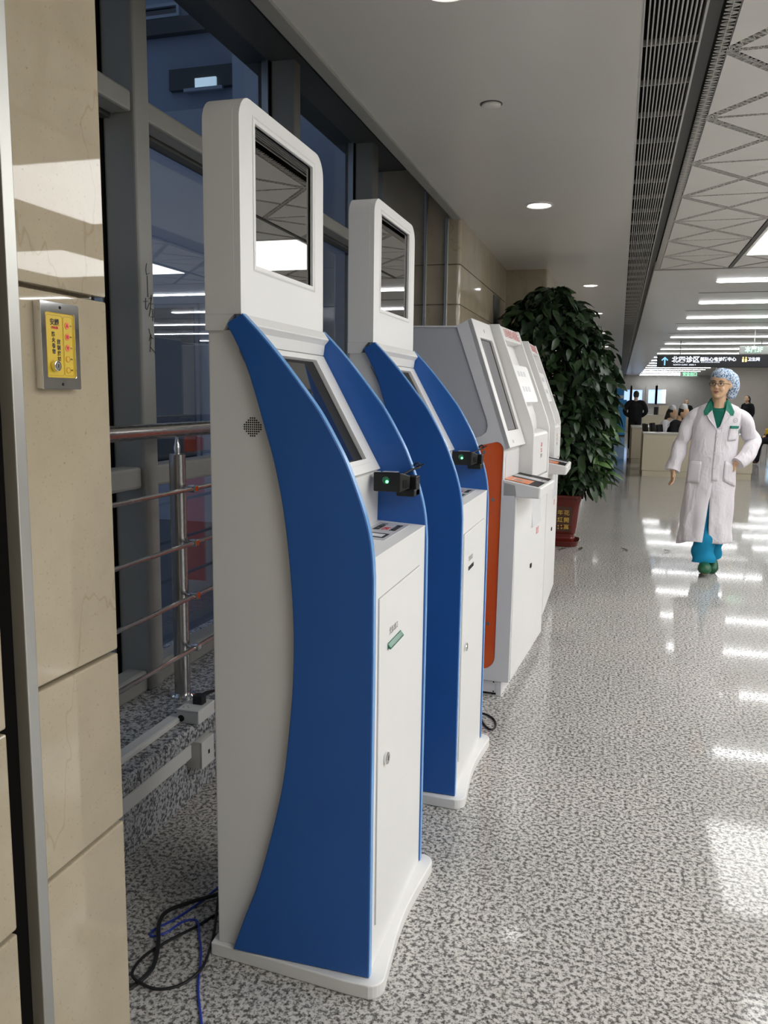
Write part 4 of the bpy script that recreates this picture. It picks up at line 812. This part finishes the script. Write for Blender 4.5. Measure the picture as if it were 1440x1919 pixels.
m = mat('cap_print', (0.4, 0.5, 0.65), 0.85, spec=0.2); nt, lk, b = nodes(m)
v = coords(nt, lk); n1 = noise(nt, lk, v, 85, 2, 0.6); r1 = ramp(nt, [(0.36, (0.045, 0.10, 0.21)), (0.46, (0.17, 0.27, 0.42)), (0.52, (0.45, 0.55, 0.68)), (0.60, (0.62, 0.68, 0.75))]); lk.new(n1, r1.inputs[0]); lk.new(r1.outputs[0], b.inputs['Base Color'])
def fused(name, mb, material, parent, vox, extra=(), sub=0):
    """one continuous skin out of overlapping shapes: joined, voxel remeshed, smoothed"""
    me = bpy.data.meshes.new(name); me.from_pydata(mb.v, [], mb.f); me.update()
    for em in extra:
        off = len(me.vertices); mb2 = MB(); mb2.v = [tuple(v.co) for v in me.vertices]; mb2.f = [tuple(p.vertices) for p in me.polygons]
        mb2.add([tuple(v.co) for v in em.vertices], [tuple(p.vertices) for p in em.polygons])
        me = bpy.data.meshes.new(name); me.from_pydata(mb2.v, [], mb2.f); me.update()
    bm = bmesh.new(); bm.from_mesh(me); bmesh.ops.recalc_face_normals(bm, faces=bm.faces); bm.to_mesh(me); bm.free()
    tmp = bpy.data.objects.new(name + '_tmp', me); COL.objects.link(tmp)
    r = tmp.modifiers.new('r', 'REMESH'); r.mode = 'VOXEL'; r.voxel_size = vox
    sm = tmp.modifiers.new('s', 'SMOOTH'); sm.factor = 0.5; sm.iterations = 3
    out = bpy.data.meshes.new_from_object(tmp.evaluated_get(bpy.context.evaluated_depsgraph_get()))
    bpy.data.objects.remove(tmp)
    out.name = name; out.materials.clear(); out.materials.append(MATS[material]); out.polygons.foreach_set('use_smooth', [True] * len(out.polygons))
    o = bpy.data.objects.new(name, out); COL.objects.link(o)
    if parent: o.parent = parent
    return o
def limb(mb, pts, rs, n=12, k=3):
    P = catmull([(*p, r) for p, r in zip(pts, rs)], k)
    mb.tube([p[:3] for p in P], [p[3] for p in P], n); mb.ball(pts[0], rs[0], n, 8); mb.ball(pts[-1], rs[-1], n, 8); return mb
HEAD = [(0.0, 0.020, -0.082, -0.035), (0.012, 0.037, -0.090, -0.012), (0.030, 0.051, -0.094, 0.02), (0.052, 0.060, -0.095, 0.055), (0.08, 0.066, -0.095, 0.078), (0.11, 0.070, -0.094, 0.09), (0.135, 0.072, -0.093, 0.096), (0.165, 0.073, -0.091, 0.098), (0.192, 0.066, -0.080, 0.090), (0.212, 0.048, -0.052, 0.066), (0.225, 0.015, -0.012, 0.028)]
def head_shape(mb, M):
    i0 = len(mb.v); rings = []
    for z, hw, f, bk in HEAD:
        cy, hy = (f + bk) / 2, (bk - f) / 2
        rings.append([(hw * math.copysign(abs(math.cos(t)) ** 0.85, math.cos(t)), cy + hy * math.copysign(abs(math.sin(t)) ** 0.85, math.sin(t)), z) for t in [2 * math.pi * k / 24 for k in range(24)]])
    mb.loft(rings)
    mb.tube([(0, -0.094, 0.128), (0, -0.103, 0.108), (0, -0.113, 0.088)], [0.008, 0.010, 0.013], 10); mb.ball((0, -0.109, 0.086), (0.017, 0.013, 0.010))
    mb.ball((0.034, -0.078, 0.075), (0.022, 0.02, 0.024)); mb.ball((-0.034, -0.078, 0.075), (0.022, 0.02, 0.024)); mb.ball((0, -0.088, 0.018), (0.022, 0.014, 0.014)); mb.ball((0, -0.093, 0.053), (0.024, 0.010, 0.014))
    for s_ in (-1, 1): mb.ball((s_ * 0.075, 0.008, 0.105), (0.010, 0.018, 0.030))
    mb.xf(M, i0); return mb
def hand(mb, w0, dirv, side, curl=0.5, sc=1.0):
    """wrist point w0, pointing along dirv; palm, four fingers and a thumb"""
    d = Vector(dirv).normalized(); a = Vector(side).normalized(); nrm = d.cross(a).normalized(); w0 = Vector(w0)
    pt_ = lambda u, v, n: tuple(w0 + d * u * sc + a * v * sc + nrm * n * sc)
    mb.tube([pt_(-0.02, 0, 0), pt_(0.02, 0, 0)], 0.026 * sc, 10)
    for q in (-0.022, -0.008, 0.006, 0.020): mb.tube([pt_(0.0, q * 0.8, 0), pt_(0.045, q, 0.0), pt_(0.085, q * 1.05, 0.002)], [0.016 * sc, 0.0145 * sc, 0.0105 * sc], 8)
    for q, L in ((-0.025, 0.058), (-0.0085, 0.072), (0.0085, 0.078), (0.025, 0.068)):
        c1, c2 = curl * 0.6, curl * 1.5
        p1 = (0.088, q * 1.05, 0.002); p2 = (p1[0] + L * 0.45 * math.cos(c1), q * 1.1, p1[2] + L * 0.45 * math.sin(c1)); p3 = (p2[0] + L * 0.5 * math.cos(c2), q * 1.1, p2[2] + L * 0.5 * math.sin(c2))
        mb.tube([pt_(*p1), pt_(*p2), pt_(*p3)], [0.0092 * sc, 0.0085 * sc, 0.0068 * sc], 8)
    mb.tube([pt_(0.018, 0.022, 0.004), pt_(0.045, 0.046, 0.014), pt_(0.075, 0.054, 0.024)], [0.013 * sc, 0.011 * sc, 0.008 * sc], 8)
    return mb

# ---- the walking person in the white coat
DR = (0.775, 7.30, 0.0)
doc = thing('person', 'person walking in long white coat, patterned blue cap and glasses', 'person', DR, math.radians(-3))
HM = Matrix.Translation((0.020, -0.035, 1.470)) @ Matrix.Rotation(math.radians(-20), 4, 'Z') @ Matrix.Rotation(math.radians(2), 4, 'Y')
bd = MB(); head_shape(bd, HM)
limb(bd, [(0.02, 0.0, 1.36), (0.02, -0.005, 1.44), (0.02, -0.012, 1.53)], [0.075, 0.056, 0.055])
limb(bd, [(0.0, 0.0, 0.92), (0.0, 0.0, 1.1), (0.012, 0.0, 1.28), (0.02, 0.0, 1.34)], [0.125, 0.105, 0.11, 0.08])
limb(bd, [(-0.08, 0.01, 1.315), (-0.160, 0.01, 1.305), (-0.245, 0.02, 1.09), (-0.305, -0.04, 0.865)], [0.045, 0.042, 0.038, 0.028])
limb(bd, [(0.11, 0.01, 1.315), (0.200, 0.01, 1.305), (0.295, 0.05, 1.12), (0.185, -0.090, 0.955)], [0.045, 0.042, 0.038, 0.028])
limb(bd, [(-0.06, 0.0, 0.90), (-0.045, -0.03, 0.50), (-0.015, -0.05, 0.10)], [0.085, 0.058, 0.040]); limb(bd, [(0.07, 0.0, 0.90), (0.065, 0.05, 0.50), (0.055, 0.16, 0.12)], [0.085, 0.058, 0.040])
limb(bd, [(-0.015, -0.05, 0.09), (-0.015, -0.19, 0.045)], [0.036, 0.030]); limb(bd, [(0.055, 0.16, 0.11), (0.055, 0.06, 0.05)], [0.036, 0.030])
hand(bd, (-0.305, -0.045, 0.875), (0.06, -0.18, -1.0), (0.35, -0.9, 0.1), 0.55, 0.95)
hand(bd, (0.165, -0.080, 0.925), (-0.45, 0.25, -0.8), (0.7, -0.5, 0.0), 0.2, 0.8)
body = fused('body', bd, 'skin', doc, 0.0052)
hp = lambda x, y, z: tuple(HM @ Vector((x, y, z)))
for s_ in (-1, 1):
    e = MB().ball((0, 0, 0), (0.0135, 0.006, 0.0045), 12, 8).xf(HM @ Matrix.Translation((s_ * 0.031, -0.0915, 0.117))).build('eye', 'eye_white', doc, smooth=True)
    MB().ball((0, 0, 0), (0.0052, 0.003, 0.0044), 10, 6).xf(HM @ Matrix.Translation((s_ * 0.031 - 0.002, -0.0965, 0.117))).build('iris', 'iris', e, smooth=True)
    MB().tube([hp(s_ * 0.015, -0.0945, 0.1225), hp(s_ * 0.031, -0.0965, 0.1235), hp(s_ * 0.046, -0.088, 0.119)], 0.0020, 6).build('eyelid_line', 'iris', e)
    MB().tube([hp(s_ * 0.012, -0.097, 0.137), hp(s_ * 0.030, -0.0975, 0.142), hp(s_ * 0.052, -0.086, 0.137)], [0.0030, 0.0038, 0.0022], 7).build('eyebrow', 'hair', doc)
MB().tube([hp(-0.024, -0.098, 0.054), hp(-0.010, -0.1035, 0.0575), hp(0, -0.1035, 0.0560), hp(0.010, -0.1035, 0.0575), hp(0.024, -0.098, 0.054)], [0.0015, 0.0042, 0.0040, 0.0042, 0.0015], 8).tube([hp(-0.020, -0.098, 0.051), hp(0, -0.103, 0.0475), hp(0.020, -0.098, 0.051)], [0.0015, 0.0052, 0.0015], 8).build('lips', 'lip', doc, smooth=True)
for s_ in (-1, 1): MB().ball(hp(s_ * 0.0075, -0.1165, 0.0800), 0.0032, 8, 6).build('nostril', 'lip', doc)
g = MB()
for s_ in (-1, 1):
    rr = rrect(s_ * 0.034 - 0.0225, s_ * 0.034 + 0.0225, 0.100, 0.129, 0.010, 4); g.tube([hp(a, -0.1105 + 0.10 * a * a * 6, z) for a, z in rr + rr[:2]], 0.0018, 6)
    g.tube([hp(s_ * 0.0565, -0.109, 0.121), hp(s_ * 0.073, -0.088, 0.120), hp(s_ * 0.079, -0.01, 0.118), hp(s_ * 0.077, 0.02, 0.105)], 0.0018, 6)
g.tube([hp(-0.0115, -0.1105, 0.117), hp(0, -0.1135, 0.119), hp(0.0115, -0.1105, 0.117)], 0.0017, 6)
gl = g.build('glasses', 'glasses', doc, smooth=True)
hr = MB(); hr.ball((0, 0.03, 0.115), (0.077, 0.075, 0.085), 16, 12); hr.xf(HM); hr.build('hair', 'hair', doc, smooth=True)
cp = MB(); cp.ball((0.004, 0.010, 0.182), (0.088, 0.105, 0.066), 20, 14); cp.ball((0.012, 0.045, 0.165), (0.092, 0.085, 0.080), 20, 14); cp.ball((0.052, 0.075, 0.150), (0.068, 0.062, 0.070), 16, 12); cp.ball((0.078, 0.070, 0.105), (0.052, 0.055, 0.080), 16, 12); cp.ball((0.072, 0.072, 0.045), (0.042, 0.042, 0.050), 14, 10); cp.ball((-0.058, 0.035, 0.110), (0.034, 0.05, 0.050), 14, 10)
cp.xf(HM)
for i, (x, y, z) in enumerate(cp.v): q = 0.0022 * math.sin(95 * x + 60 * z) * math.sin(80 * y + 40 * z + 1); cp.v[i] = (x + q, y + q, z + q)
cap = fused('surgical_cap', cp, 'cap_print', doc, 0.006)
MB().tube([hp(x, -0.098 * math.sqrt(max(0, 1 - (x / 0.094) ** 2)) - 0.003 + 0.02, 0.162 - 0.5 * x * x * 3) for x in [-0.085 + 0.017 * k for k in range(11)]], 0.004, 6).build('cap_band', 'cap_print', cap, smooth=True)
# coat sheet
CR = [(0.262, -0.018, 0.208, 0.165), (0.38, -0.016, 0.204, 0.160), (0.55, -0.012, 0.200, 0.152), (0.75, -0.004, 0.195, 0.145), (0.95, 0.0, 0.186, 0.136), (1.10, 0.004, 0.182, 0.130), (1.22, 0.010, 0.186, 0.126), (1.31, 0.016, 0.192, 0.116), (1.37, 0.020, 0.182, 0.100), (1.405, 0.021, 0.150, 0.086), (1.430, 0.021, 0.098, 0.074)]
def coat_ring(z):
    for a, b in zip(CR[:-1], CR[1:]):
        if z <= b[0]:
            f = max(0, (z - a[0]) / (b[0] - a[0])); return [a[i] + (b[i] - a[i]) * f for i in (1, 2, 3)]
    return list(CR[-1][1:])
def coat_pt(z, th, off=0.0):
    cx, hx, hy = coat_ring(z); lo = max(0.0, min(1.0, (1.05 - z) / 0.8))
    fold = 1 + lo * (0.050 * math.sin(5 * th + 2.0 * z) + 0.042 * math.sin(9 * th - 3 * z + 1.0)) + 0.014 * math.sin(7 * th + 16 * z) + 0.012 * math.sin(4 * th - 23 * z)
    s_, c_ = math.sin(th), math.cos(th)     # th = 0 at the front, growing to the viewer's left
    p = Vector((cx - (hx * fold + off) * math.copysign(abs(s_) ** 0.85, s_), -(hy * fold + off) * math.copysign(abs(c_) ** 0.9, c_) + 0.006, z))
    if z < 0.9: p.y -= 0.05 * (0.9 - z) * max(0, math.sin(th)) * 1.2; p.y += 0.03 * (0.9 - z)
    return p
def seam(z):
    if z > 1.225: return 0.02 + (z - 1.225) / 0.205 * 0.70
    if z > 0.80: return -0.03
    return -0.03 + (0.80 - z) / 0.54 * 0.11
zs_ = [0.262 + (1.43 - 0.262) * k / 44 for k in range(45)]; NT = 72
cm = MB()
for iz, z in enumerate(zs_):
    g0 = seam(z)
    for k in range(NT + 1):
        th = g0 + (2 * math.pi - 2 * g0) * k / NT
        off = 0.006 * (1 - k / 4) if (k < 4 and g0 < 0) else 0.0
        p = coat_pt(z, th, off); hem = 0.012 * math.sin(3 * th) + 0.02 * math.cos(th + 0.6) if iz == 0 else 0
        cm.v.append((p.x, p.y, z + hem))
for iz in range(44):
    for k in range(NT):
        a = iz * (NT + 1) + k; cm.f.append((a, a + 1, a + NT + 2, a + NT + 1))
coat = cm.build('coat', 'coat_white', doc, smooth=True, angle=180, recalc=True)
so = coat.modifiers.new('solid', 'SOLIDIFY'); so.thickness = 0.005; so.offset = -1
def wrinkled(pts, rs, ph):
    P = catmull([(*p, r) for p, r in zip(pts, rs)], 9); m_ = MB(); m_.tube([p[:3] for p in P], [p[3] for p in P], 22)
    n = 22; N = len(P)
    for i in range(N):
        c = Vector(P[i][:3])
        for k in range(n):
            v = Vector(m_.v[i * n + k]); th = 2 * math.pi * k / n; s_ = i / N
            w_ = 1 + 0.14 * math.sin(21 * s_ + 2.2 * math.sin(th + ph)) * math.sin(math.pi * s_) ** 0.6 + 0.03 * math.sin(3 * th + 6 * s_ + ph)
            m_.v[i * n + k] = tuple(c + (v - c) * w_)
    return m_
sl_ = wrinkled([(-0.085, 0.008, 1.365), (-0.165, 0.010, 1.325), (-0.215, 0.015, 1.21), (-0.252, 0.020, 1.09), (-0.285, -0.010, 0.97), (-0.312, -0.045, 0.862)], [0.040, 0.054, 0.057, 0.058, 0.060, 0.061], 0.4).build('sleeve', 'coat_white', coat, smooth=True, angle=60)
sr_ = wrinkled([(0.115, 0.008, 1.365), (0.205, 0.010, 1.325), (0.262, 0.030, 1.22), (0.298, 0.045, 1.125), (0.278, -0.030, 1.035), (0.190, -0.100, 0.945)], [0.040, 0.054, 0.058, 0.064, 0.062, 0.056], 2.0).build('sleeve', 'coat_white', coat, smooth=True, angle=60)
def patch(name, m_, z0, z1, t0, t1, off=0.005, parent=coat, nz=6, nt_=6, skew=0.0):
    q = MB()
    for i in range(nz + 1):
        for k in range(nt_ + 1):
            z = z0 + (z1 - z0) * i / nz + skew * (k / nt_ - 0.5); q.v.append(tuple(coat_pt(z, t0 + (t1 - t0) * k / nt_, off)))
    for i in range(nz):
        for k in range(nt_): a = i * (nt_ + 1) + k; q.f.append((a, a + 1, a + nt_ + 2, a + nt_ + 1))
    o_ = q.build(name, m_, parent, smooth=True, angle=180); s2 = o_.modifiers.new('solid', 'SOLIDIFY'); s2.thickness = 0.004; s2.offset = 1; return o_
patch('placket', 'coat_white', 0.80, 1.222, -0.20, 0.0, 0.007, nz=14); patch('pocket', 'coat_white', 0.775, 0.955, 0.42, 1.15, 0.006); patch('pocket', 'coat_white', 0.775, 0.940, -1.10, -0.42, 0.006, skew=0.05)
patch('chest_pocket', 'coat_white', 1.13, 1.245, -0.95, -0.46, 0.004); patch('pocket_stripe', 'collar_green', 1.228, 1.250, -0.95, -0.46, 0.010)
for z in (1.16, 1.03, 0.90, 0.79): p = coat_pt(z, -0.02, 0.012); MB().disc_y(p.y - 0.002, p.y + 0.002, p.x, z, 0.008, 12).build('button', 'bag_white', coat)
p = coat_pt(1.295, -0.70, 0.008); q = MB(); n_ = Vector((math.sin(0.7) * 0.6, -1, 0)).normalized(); sx_ = Vector((-n_.y, n_.x, 0))
q.plate([[(0.018 * math.cos(a * 0.3927), 0.018 * math.sin(a * 0.3927)) for a in range(16)], [(0.0145 * math.cos(-a * 0.3927), 0.0145 * math.sin(-a * 0.3927)) for a in range(16)]], 0, 0.001, lambda a, b_, d_: tuple(p + sx_ * a + Vector((0, 0, b_)) + n_ * d_)).plate([[(0.004 * math.cos(a * 0.785), 0.004 * math.sin(a * 0.785)) for a in range(8)]], 0, 0.001, lambda a, b_, d_: tuple(p + sx_ * a + Vector((0, 0, b_)) + n_ * d_)); q.build('round_emblem', 'grey_print', coat)
# lapels and green collar
def flap(name, m_, pts, th=0.005):
    q = MB(); P = [Vector(a) for a in pts]; n = (P[1] - P[0]).cross(P[2] - P[0]).normalized()
    if n.y > 0: n = -n
    q.loft([[tuple(a) for a in P], [tuple(a + n * th) for a in P]]); return q.build(name, m_, coat, bevel=0.0015)
for s_ in (-1, 1):
    c = 0.020
    flap('lapel', 'coat_white', [(c + s_ * 0.006, -0.138, 1.215), (c + s_ * 0.052, -0.100, 1.375), (c + s_ * 0.088, -0.104, 1.335), (c + s_ * 0.074, -0.120, 1.300)])
    flap('collar', 'collar_green', [(c + s_ * 0.046, -0.098, 1.372), (c + s_ * 0.060, -0.045, 1.452), (c + s_ * 0.082, -0.035, 1.442), (c + s_ * 0.116, -0.090, 1.362), (c + s_ * 0.108, -0.103, 1.330), (c + s_ * 0.078, -0.107, 1.335)])
MB().loft([[(0.02 + r * math.cos(t), 0.012 + r * 0.85 * math.sin(t), z + 0.02 * math.sin(t)) for t in [math.pi * 2 * k / 20 for k in range(20)]] for r, z in ((0.088, 1.40), (0.074, 1.455), (0.068, 1.465), (0.070, 1.44))], cap=False).build('collar_band', 'collar_green', coat, smooth=True)
sh = MB(); sh.loft([[(0.018 + hx * math.cos(t), hy * math.sin(t), z + (0.035 * math.sin(t) if z > 1.40 else 0)) for t in [math.pi * 2 * k / 28 for k in range(28)]] for z, hx, hy in ((1.0, 0.165, 0.112), (1.2, 0.175, 0.116), (1.31, 0.180, 0.108), (1.37, 0.150, 0.096), (1.41, 0.092, 0.080), (1.425, 0.066, 0.068), (1.415, 0.058, 0.060))], cap=False); sh.build('shirt', 'shirt_green', doc, smooth=True)
for pts, rs, ph in (([(-0.06, 0.0, 0.86), (-0.045, -0.03, 0.50), (-0.025, -0.055, 0.25), (-0.018, -0.065, 0.105)], [0.105, 0.090, 0.088, 0.095], 0.7), ([(0.07, 0.0, 0.86), (0.065, 0.05, 0.50), (0.055, 0.11, 0.28), (0.052, 0.16, 0.12)], [0.105, 0.09, 0.082, 0.080], 2.5)):
    wrinkled(pts, rs, ph).build('trouser_leg', 'trouser_blue', doc, smooth=True, angle=60)
def clog(x, y, tilt, z):
    c = MB(); c.loft([[(hw * math.cos(t), yy, max(0.0, zc + hz * math.sin(t))) for t in [2 * math.pi * k / 18 for k in range(18)]] for yy, hw, zc, hz in ((-0.150, 0.020, 0.030, 0.022), (-0.140, 0.038, 0.034, 0.034), (-0.105, 0.052, 0.038, 0.046), (-0.05, 0.054, 0.042, 0.056), (0.0, 0.047, 0.045, 0.058), (0.06, 0.041, 0.038, 0.046), (0.11, 0.036, 0.034, 0.038), (0.128, 0.022, 0.030, 0.026))])
    c.xf(Matrix.Translation((x, y, z)) @ Matrix.Rotation(tilt, 4, 'X')); return c.build('clog', 'clog_green', doc, smooth=True, angle=70)
clog(-0.012, -0.120, math.radians(-8), 0.018); clog(0.055, 0.110, math.radians(14), 0.030)

# ---- people further away
def figure(label, loc, rot, J, top='cloth_black', legs='cloth_black', cap=False, long_hair=False, shoes='black_plastic', head_turn=0.0, sc=1.0, legs_on=True):
    """J: joints dict; body one mesh, clothing and hair as children"""
    t = thing('person', label, 'person', loc, rot); t.scale = (sc, sc, sc)
    HM2 = Matrix.Translation(J['chin']) @ Matrix.Rotation(head_turn, 4, 'Z') @ Matrix.Rotation(J.get('nod', 0), 4, 'X')
    b_ = MB(); head_shape(b_, HM2); nk = Vector(J['neck'])
    limb(b_, [tuple(nk), tuple(Vector(J['chin']) + Vector((0, 0.045, 0.05)))], [0.055, 0.052]); limb(b_, [J['hip'], J['chest'], tuple(nk)], [0.125, 0.13, 0.07])
    for s_ in ('l', 'r'):
        limb(b_, [J['sh_' + s_], J['el_' + s_], J['wr_' + s_]], [0.052, 0.040, 0.027])
        w1 = Vector(J['wr_' + s_]); e1 = Vector(J['el_' + s_]); dd = (w1 - e1).normalized(); hand(b_, tuple(w1), tuple(dd), tuple(dd.cross(Vector((0.3, 0.2, 1))).normalized()), 0.5, 0.95)
        limb(b_, [J['th_' + s_], J['kn_' + s_], J['an_' + s_]], [0.08, 0.058, 0.04]); an = Vector(J['an_' + s_]); limb(b_, [tuple(an), tuple(an + Vector(J.get('toe', (0, -0.15, -0.03))))], [0.038, 0.03])
    fused('body', b_, 'skin', t, 0.011)
    c = MB(); limb(c, [J['hip'], J['chest'], tuple(nk + Vector((0, 0, -0.04)))], [0.155, 0.160, 0.09])
    for q in (-1, 1):
        wd_ = J.get('wide', 0.04); limb(c, [tuple(Vector(J['hip']) + Vector((q * wd_ * 0.7, 0, 0))), tuple(Vector(J['chest']) + Vector((q * wd_, 0, 0)))], [0.140, 0.145])
    for s_ in ('l', 'r'): limb(c, [tuple(nk + Vector((0, 0, -0.05))), J['sh_' + s_], J['el_' + s_], J['wr_' + s_]], [0.08, 0.078, 0.062, 0.048])
    fused('jacket', c, top, t, 0.012)
    if legs_on:
        c = MB(); limb(c, [J['hip'], tuple(Vector(J['hip']) + Vector((0, 0, 0.06)))], [0.16, 0.15])
        for s_ in ('l', 'r'): limb(c, [J['th_' + s_], J['kn_' + s_], J['an_' + s_]], [0.10, 0.08, 0.068])
        fused('trousers', c, legs, t, 0.012)
    for s_ in ('l', 'r'): an = Vector(J['an_' + s_]); tv = Vector(J.get('toe', (0, -0.15, -0.03))); limb(MB(), [tuple(an + Vector((0, 0, -0.03))), tuple(an + tv)], [0.05, 0.042]).build('shoe', shoes, t, smooth=True)
    h = MB(); h.ball((0, 0.020, 0.150), (0.082, 0.092, 0.090), 16, 12)
    if long_hair:
        h.ball((0, 0.06, 0.09), (0.085, 0.07, 0.13), 14, 10); h.ball((0, 0.085, 0.0), (0.07, 0.045, 0.13), 12, 10)
    else: h.ball((0, 0.05, 0.09), (0.074, 0.055, 0.07), 12, 10)
    h.xf(HM2); fused('hair', h, 'hair', t, 0.010)
    if cap:
        q = MB(); q.loft([[(hx * math.cos(a), 0.03 + hy * math.sin(a), z) for a in [2 * math.pi * k / 18 for k in range(18)]] for z, hx, hy in ((0.185, 0.080, 0.085), (0.225, 0.090, 0.075), (0.270, 0.095, 0.045), (0.285, 0.085, 0.02))]).xf(HM2).build('nurse_cap', 'cloth_white', t, bevel=0.006)
    return t
STAND = dict(chin=(0, -0.03, 1.475), neck=(0, 0.0, 1.40), chest=(0, 0.01, 1.22), hip=(0, 0.01, 0.93), sh_l=(-0.19, 0.01, 1.36), el_l=(-0.25, 0.03, 1.09), wr_l=(-0.23, -0.08, 0.88), sh_r=(0.19, 0.01, 1.36), el_r=(0.25, 0.03, 1.09), wr_r=(0.23, -0.08, 0.88), th_l=(-0.09, 0, 0.88), kn_l=(-0.10, -0.01, 0.48), an_l=(-0.10, 0.01, 0.08), th_r=(0.09, 0, 0.88), kn_r=(0.10, -0.01, 0.48), an_r=(0.10, 0.01, 0.08))
SIT = dict(chin=(0, -0.10, 1.10), neck=(0, -0.04, 1.03), chest=(0, 0.02, 0.84), hip=(0, 0.06, 0.58), sh_l=(-0.18, -0.02, 0.985), el_l=(-0.24, -0.08, 0.76), wr_l=(-0.12, -0.32, 0.83), sh_r=(0.18, -0.02, 0.985), el_r=(0.24, -0.08, 0.76), wr_r=(0.12, -0.32, 0.83), th_l=(-0.10, 0.02, 0.56), kn_l=(-0.11, -0.42, 0.55), an_l=(-0.11, -0.40, 0.09), th_r=(0.10, 0.02, 0.56), kn_r=(0.11, -0.42, 0.55), an_r=(0.11, -0.40, 0.09), nod=0.25)
G = dict(STAND); G.update(el_l=(-0.30, 0.05, 1.12), wr_l=(-0.20, -0.04, 0.99), el_r=(0.30, 0.05, 1.12), wr_r=(0.20, -0.04, 0.99), wide=0.07)
figure('guard in black seen from behind with hands on hips', (0.47, 25.0, 0), math.pi, G)
figure('seated nurse in a black jacket and white cap, nearer the aisle', (1.12, 17.2, 0.0), math.radians(62), SIT, 'cloth_black', 'cloth_black', True)
figure('seated nurse in white with white cap, partly hidden behind her colleague', (0.98, 18.45, -0.03), math.radians(70), SIT, 'cloth_white', 'cloth_black', True, True)
figure('woman in a black jacket standing behind the far counter', (2.52, 34.0, 0.0), math.radians(-10), STAND, 'cloth_black', 'cloth_black', False, True, sc=0.88)
figure('woman with long dark hair in black standing at the right wall', (4.17, 30.0, 0.0), math.radians(-55), STAND, 'cloth_black', 'cloth_black', False, True, sc=0.96)
L_ = dict(SIT); L_.update(chin=(0, 0.02, 1.06), neck=(0, 0.06, 0.99), chest=(0, 0.10, 0.80), hip=(0, 0.08, 0.52), th_l=(-0.10, 0.02, 0.50), th_r=(0.10, 0.02, 0.50), kn_l=(-0.11, -0.42, 0.53), kn_r=(0.11, -0.42, 0.53), an_l=(-0.11, -0.52, 0.09), an_r=(0.11, -0.50, 0.09), wr_l=(-0.06, -0.26, 0.66), wr_r=(0.06, -0.26, 0.66), nod=0.1)
figure('person in black seated on the blue chair at the right edge', (3.62, 20.9, 0.0), math.radians(-78), L_, 'cloth_black', 'cloth_black', False, False, 'shoe_brown')
t = thing('waiting_chair', 'blue waiting chair under the seated person at the right edge', 'chair', (3.66, 20.9, 0), math.radians(-78), 'blue waiting chairs')
def wchair(t):
    MB().box(-0.23, 0.23, -0.12, 0.30, 0.385, 0.41).build('seat', 'seat_blue', t, bevel=0.01); MB().add([(-0.23, 0.27, 0.42), (0.23, 0.27, 0.42), (0.23, 0.40, 0.92), (-0.23, 0.40, 0.92), (-0.23, 0.30, 0.42), (0.23, 0.30, 0.42), (0.23, 0.43, 0.92), (-0.23, 0.43, 0.92)], [(0, 1, 2, 3), (4, 5, 6, 7), (0, 1, 5, 4), (1, 2, 6, 5), (2, 3, 7, 6), (3, 0, 4, 7)]).build('backrest', 'seat_blue', t, bevel=0.008)
    for x in (-0.2, 0.2):
        for y in (-0.08, 0.26): MB().tube([(x, y, 0.385), (x, y, 0.0)], 0.014, 8).build('leg', 'steel', t, smooth=True)
wchair(t)
t = thing('waiting_chair', 'empty blue waiting chair behind the walking person', 'chair', (4.10, 25.2, 0), math.radians(-78), 'blue waiting chairs'); wchair(t)
bg = MB(); bg.ball((0, 0, 0.20), (0.20, 0.16, 0.20), 16, 12); o_ = tag(bg.build('plastic_bag', 'bag_white', None, smooth=True), 'bulging white plastic bag on the floor by the seated person', 'bag'); o_.location = (3.60, 20.30, 0.0)
MB().tube([(-0.06, 0, 0.36), (-0.05, 0, 0.45), (0.05, 0, 0.45), (0.06, 0, 0.36)], 0.012, 8).build('handle', 'pink', o_, smooth=True)
bg = MB().box(-0.14, 0.14, -0.05, 0.05, 0, 0.20); o_ = tag(bg.build('shoulder_bag', 'cloth_yellow', None, bevel=0.03, seg=3), 'yellow bag resting on the lap of the seated person', 'bag'); o_.location = (3.47, 20.88, 0.62)
MB().tube([(-0.1, 0, 0.19), (-0.04, 0, 0.27), (0.04, 0, 0.27), (0.1, 0, 0.19)], 0.008, 6).build('strap', 'cloth_yellow', o_, smooth=True)
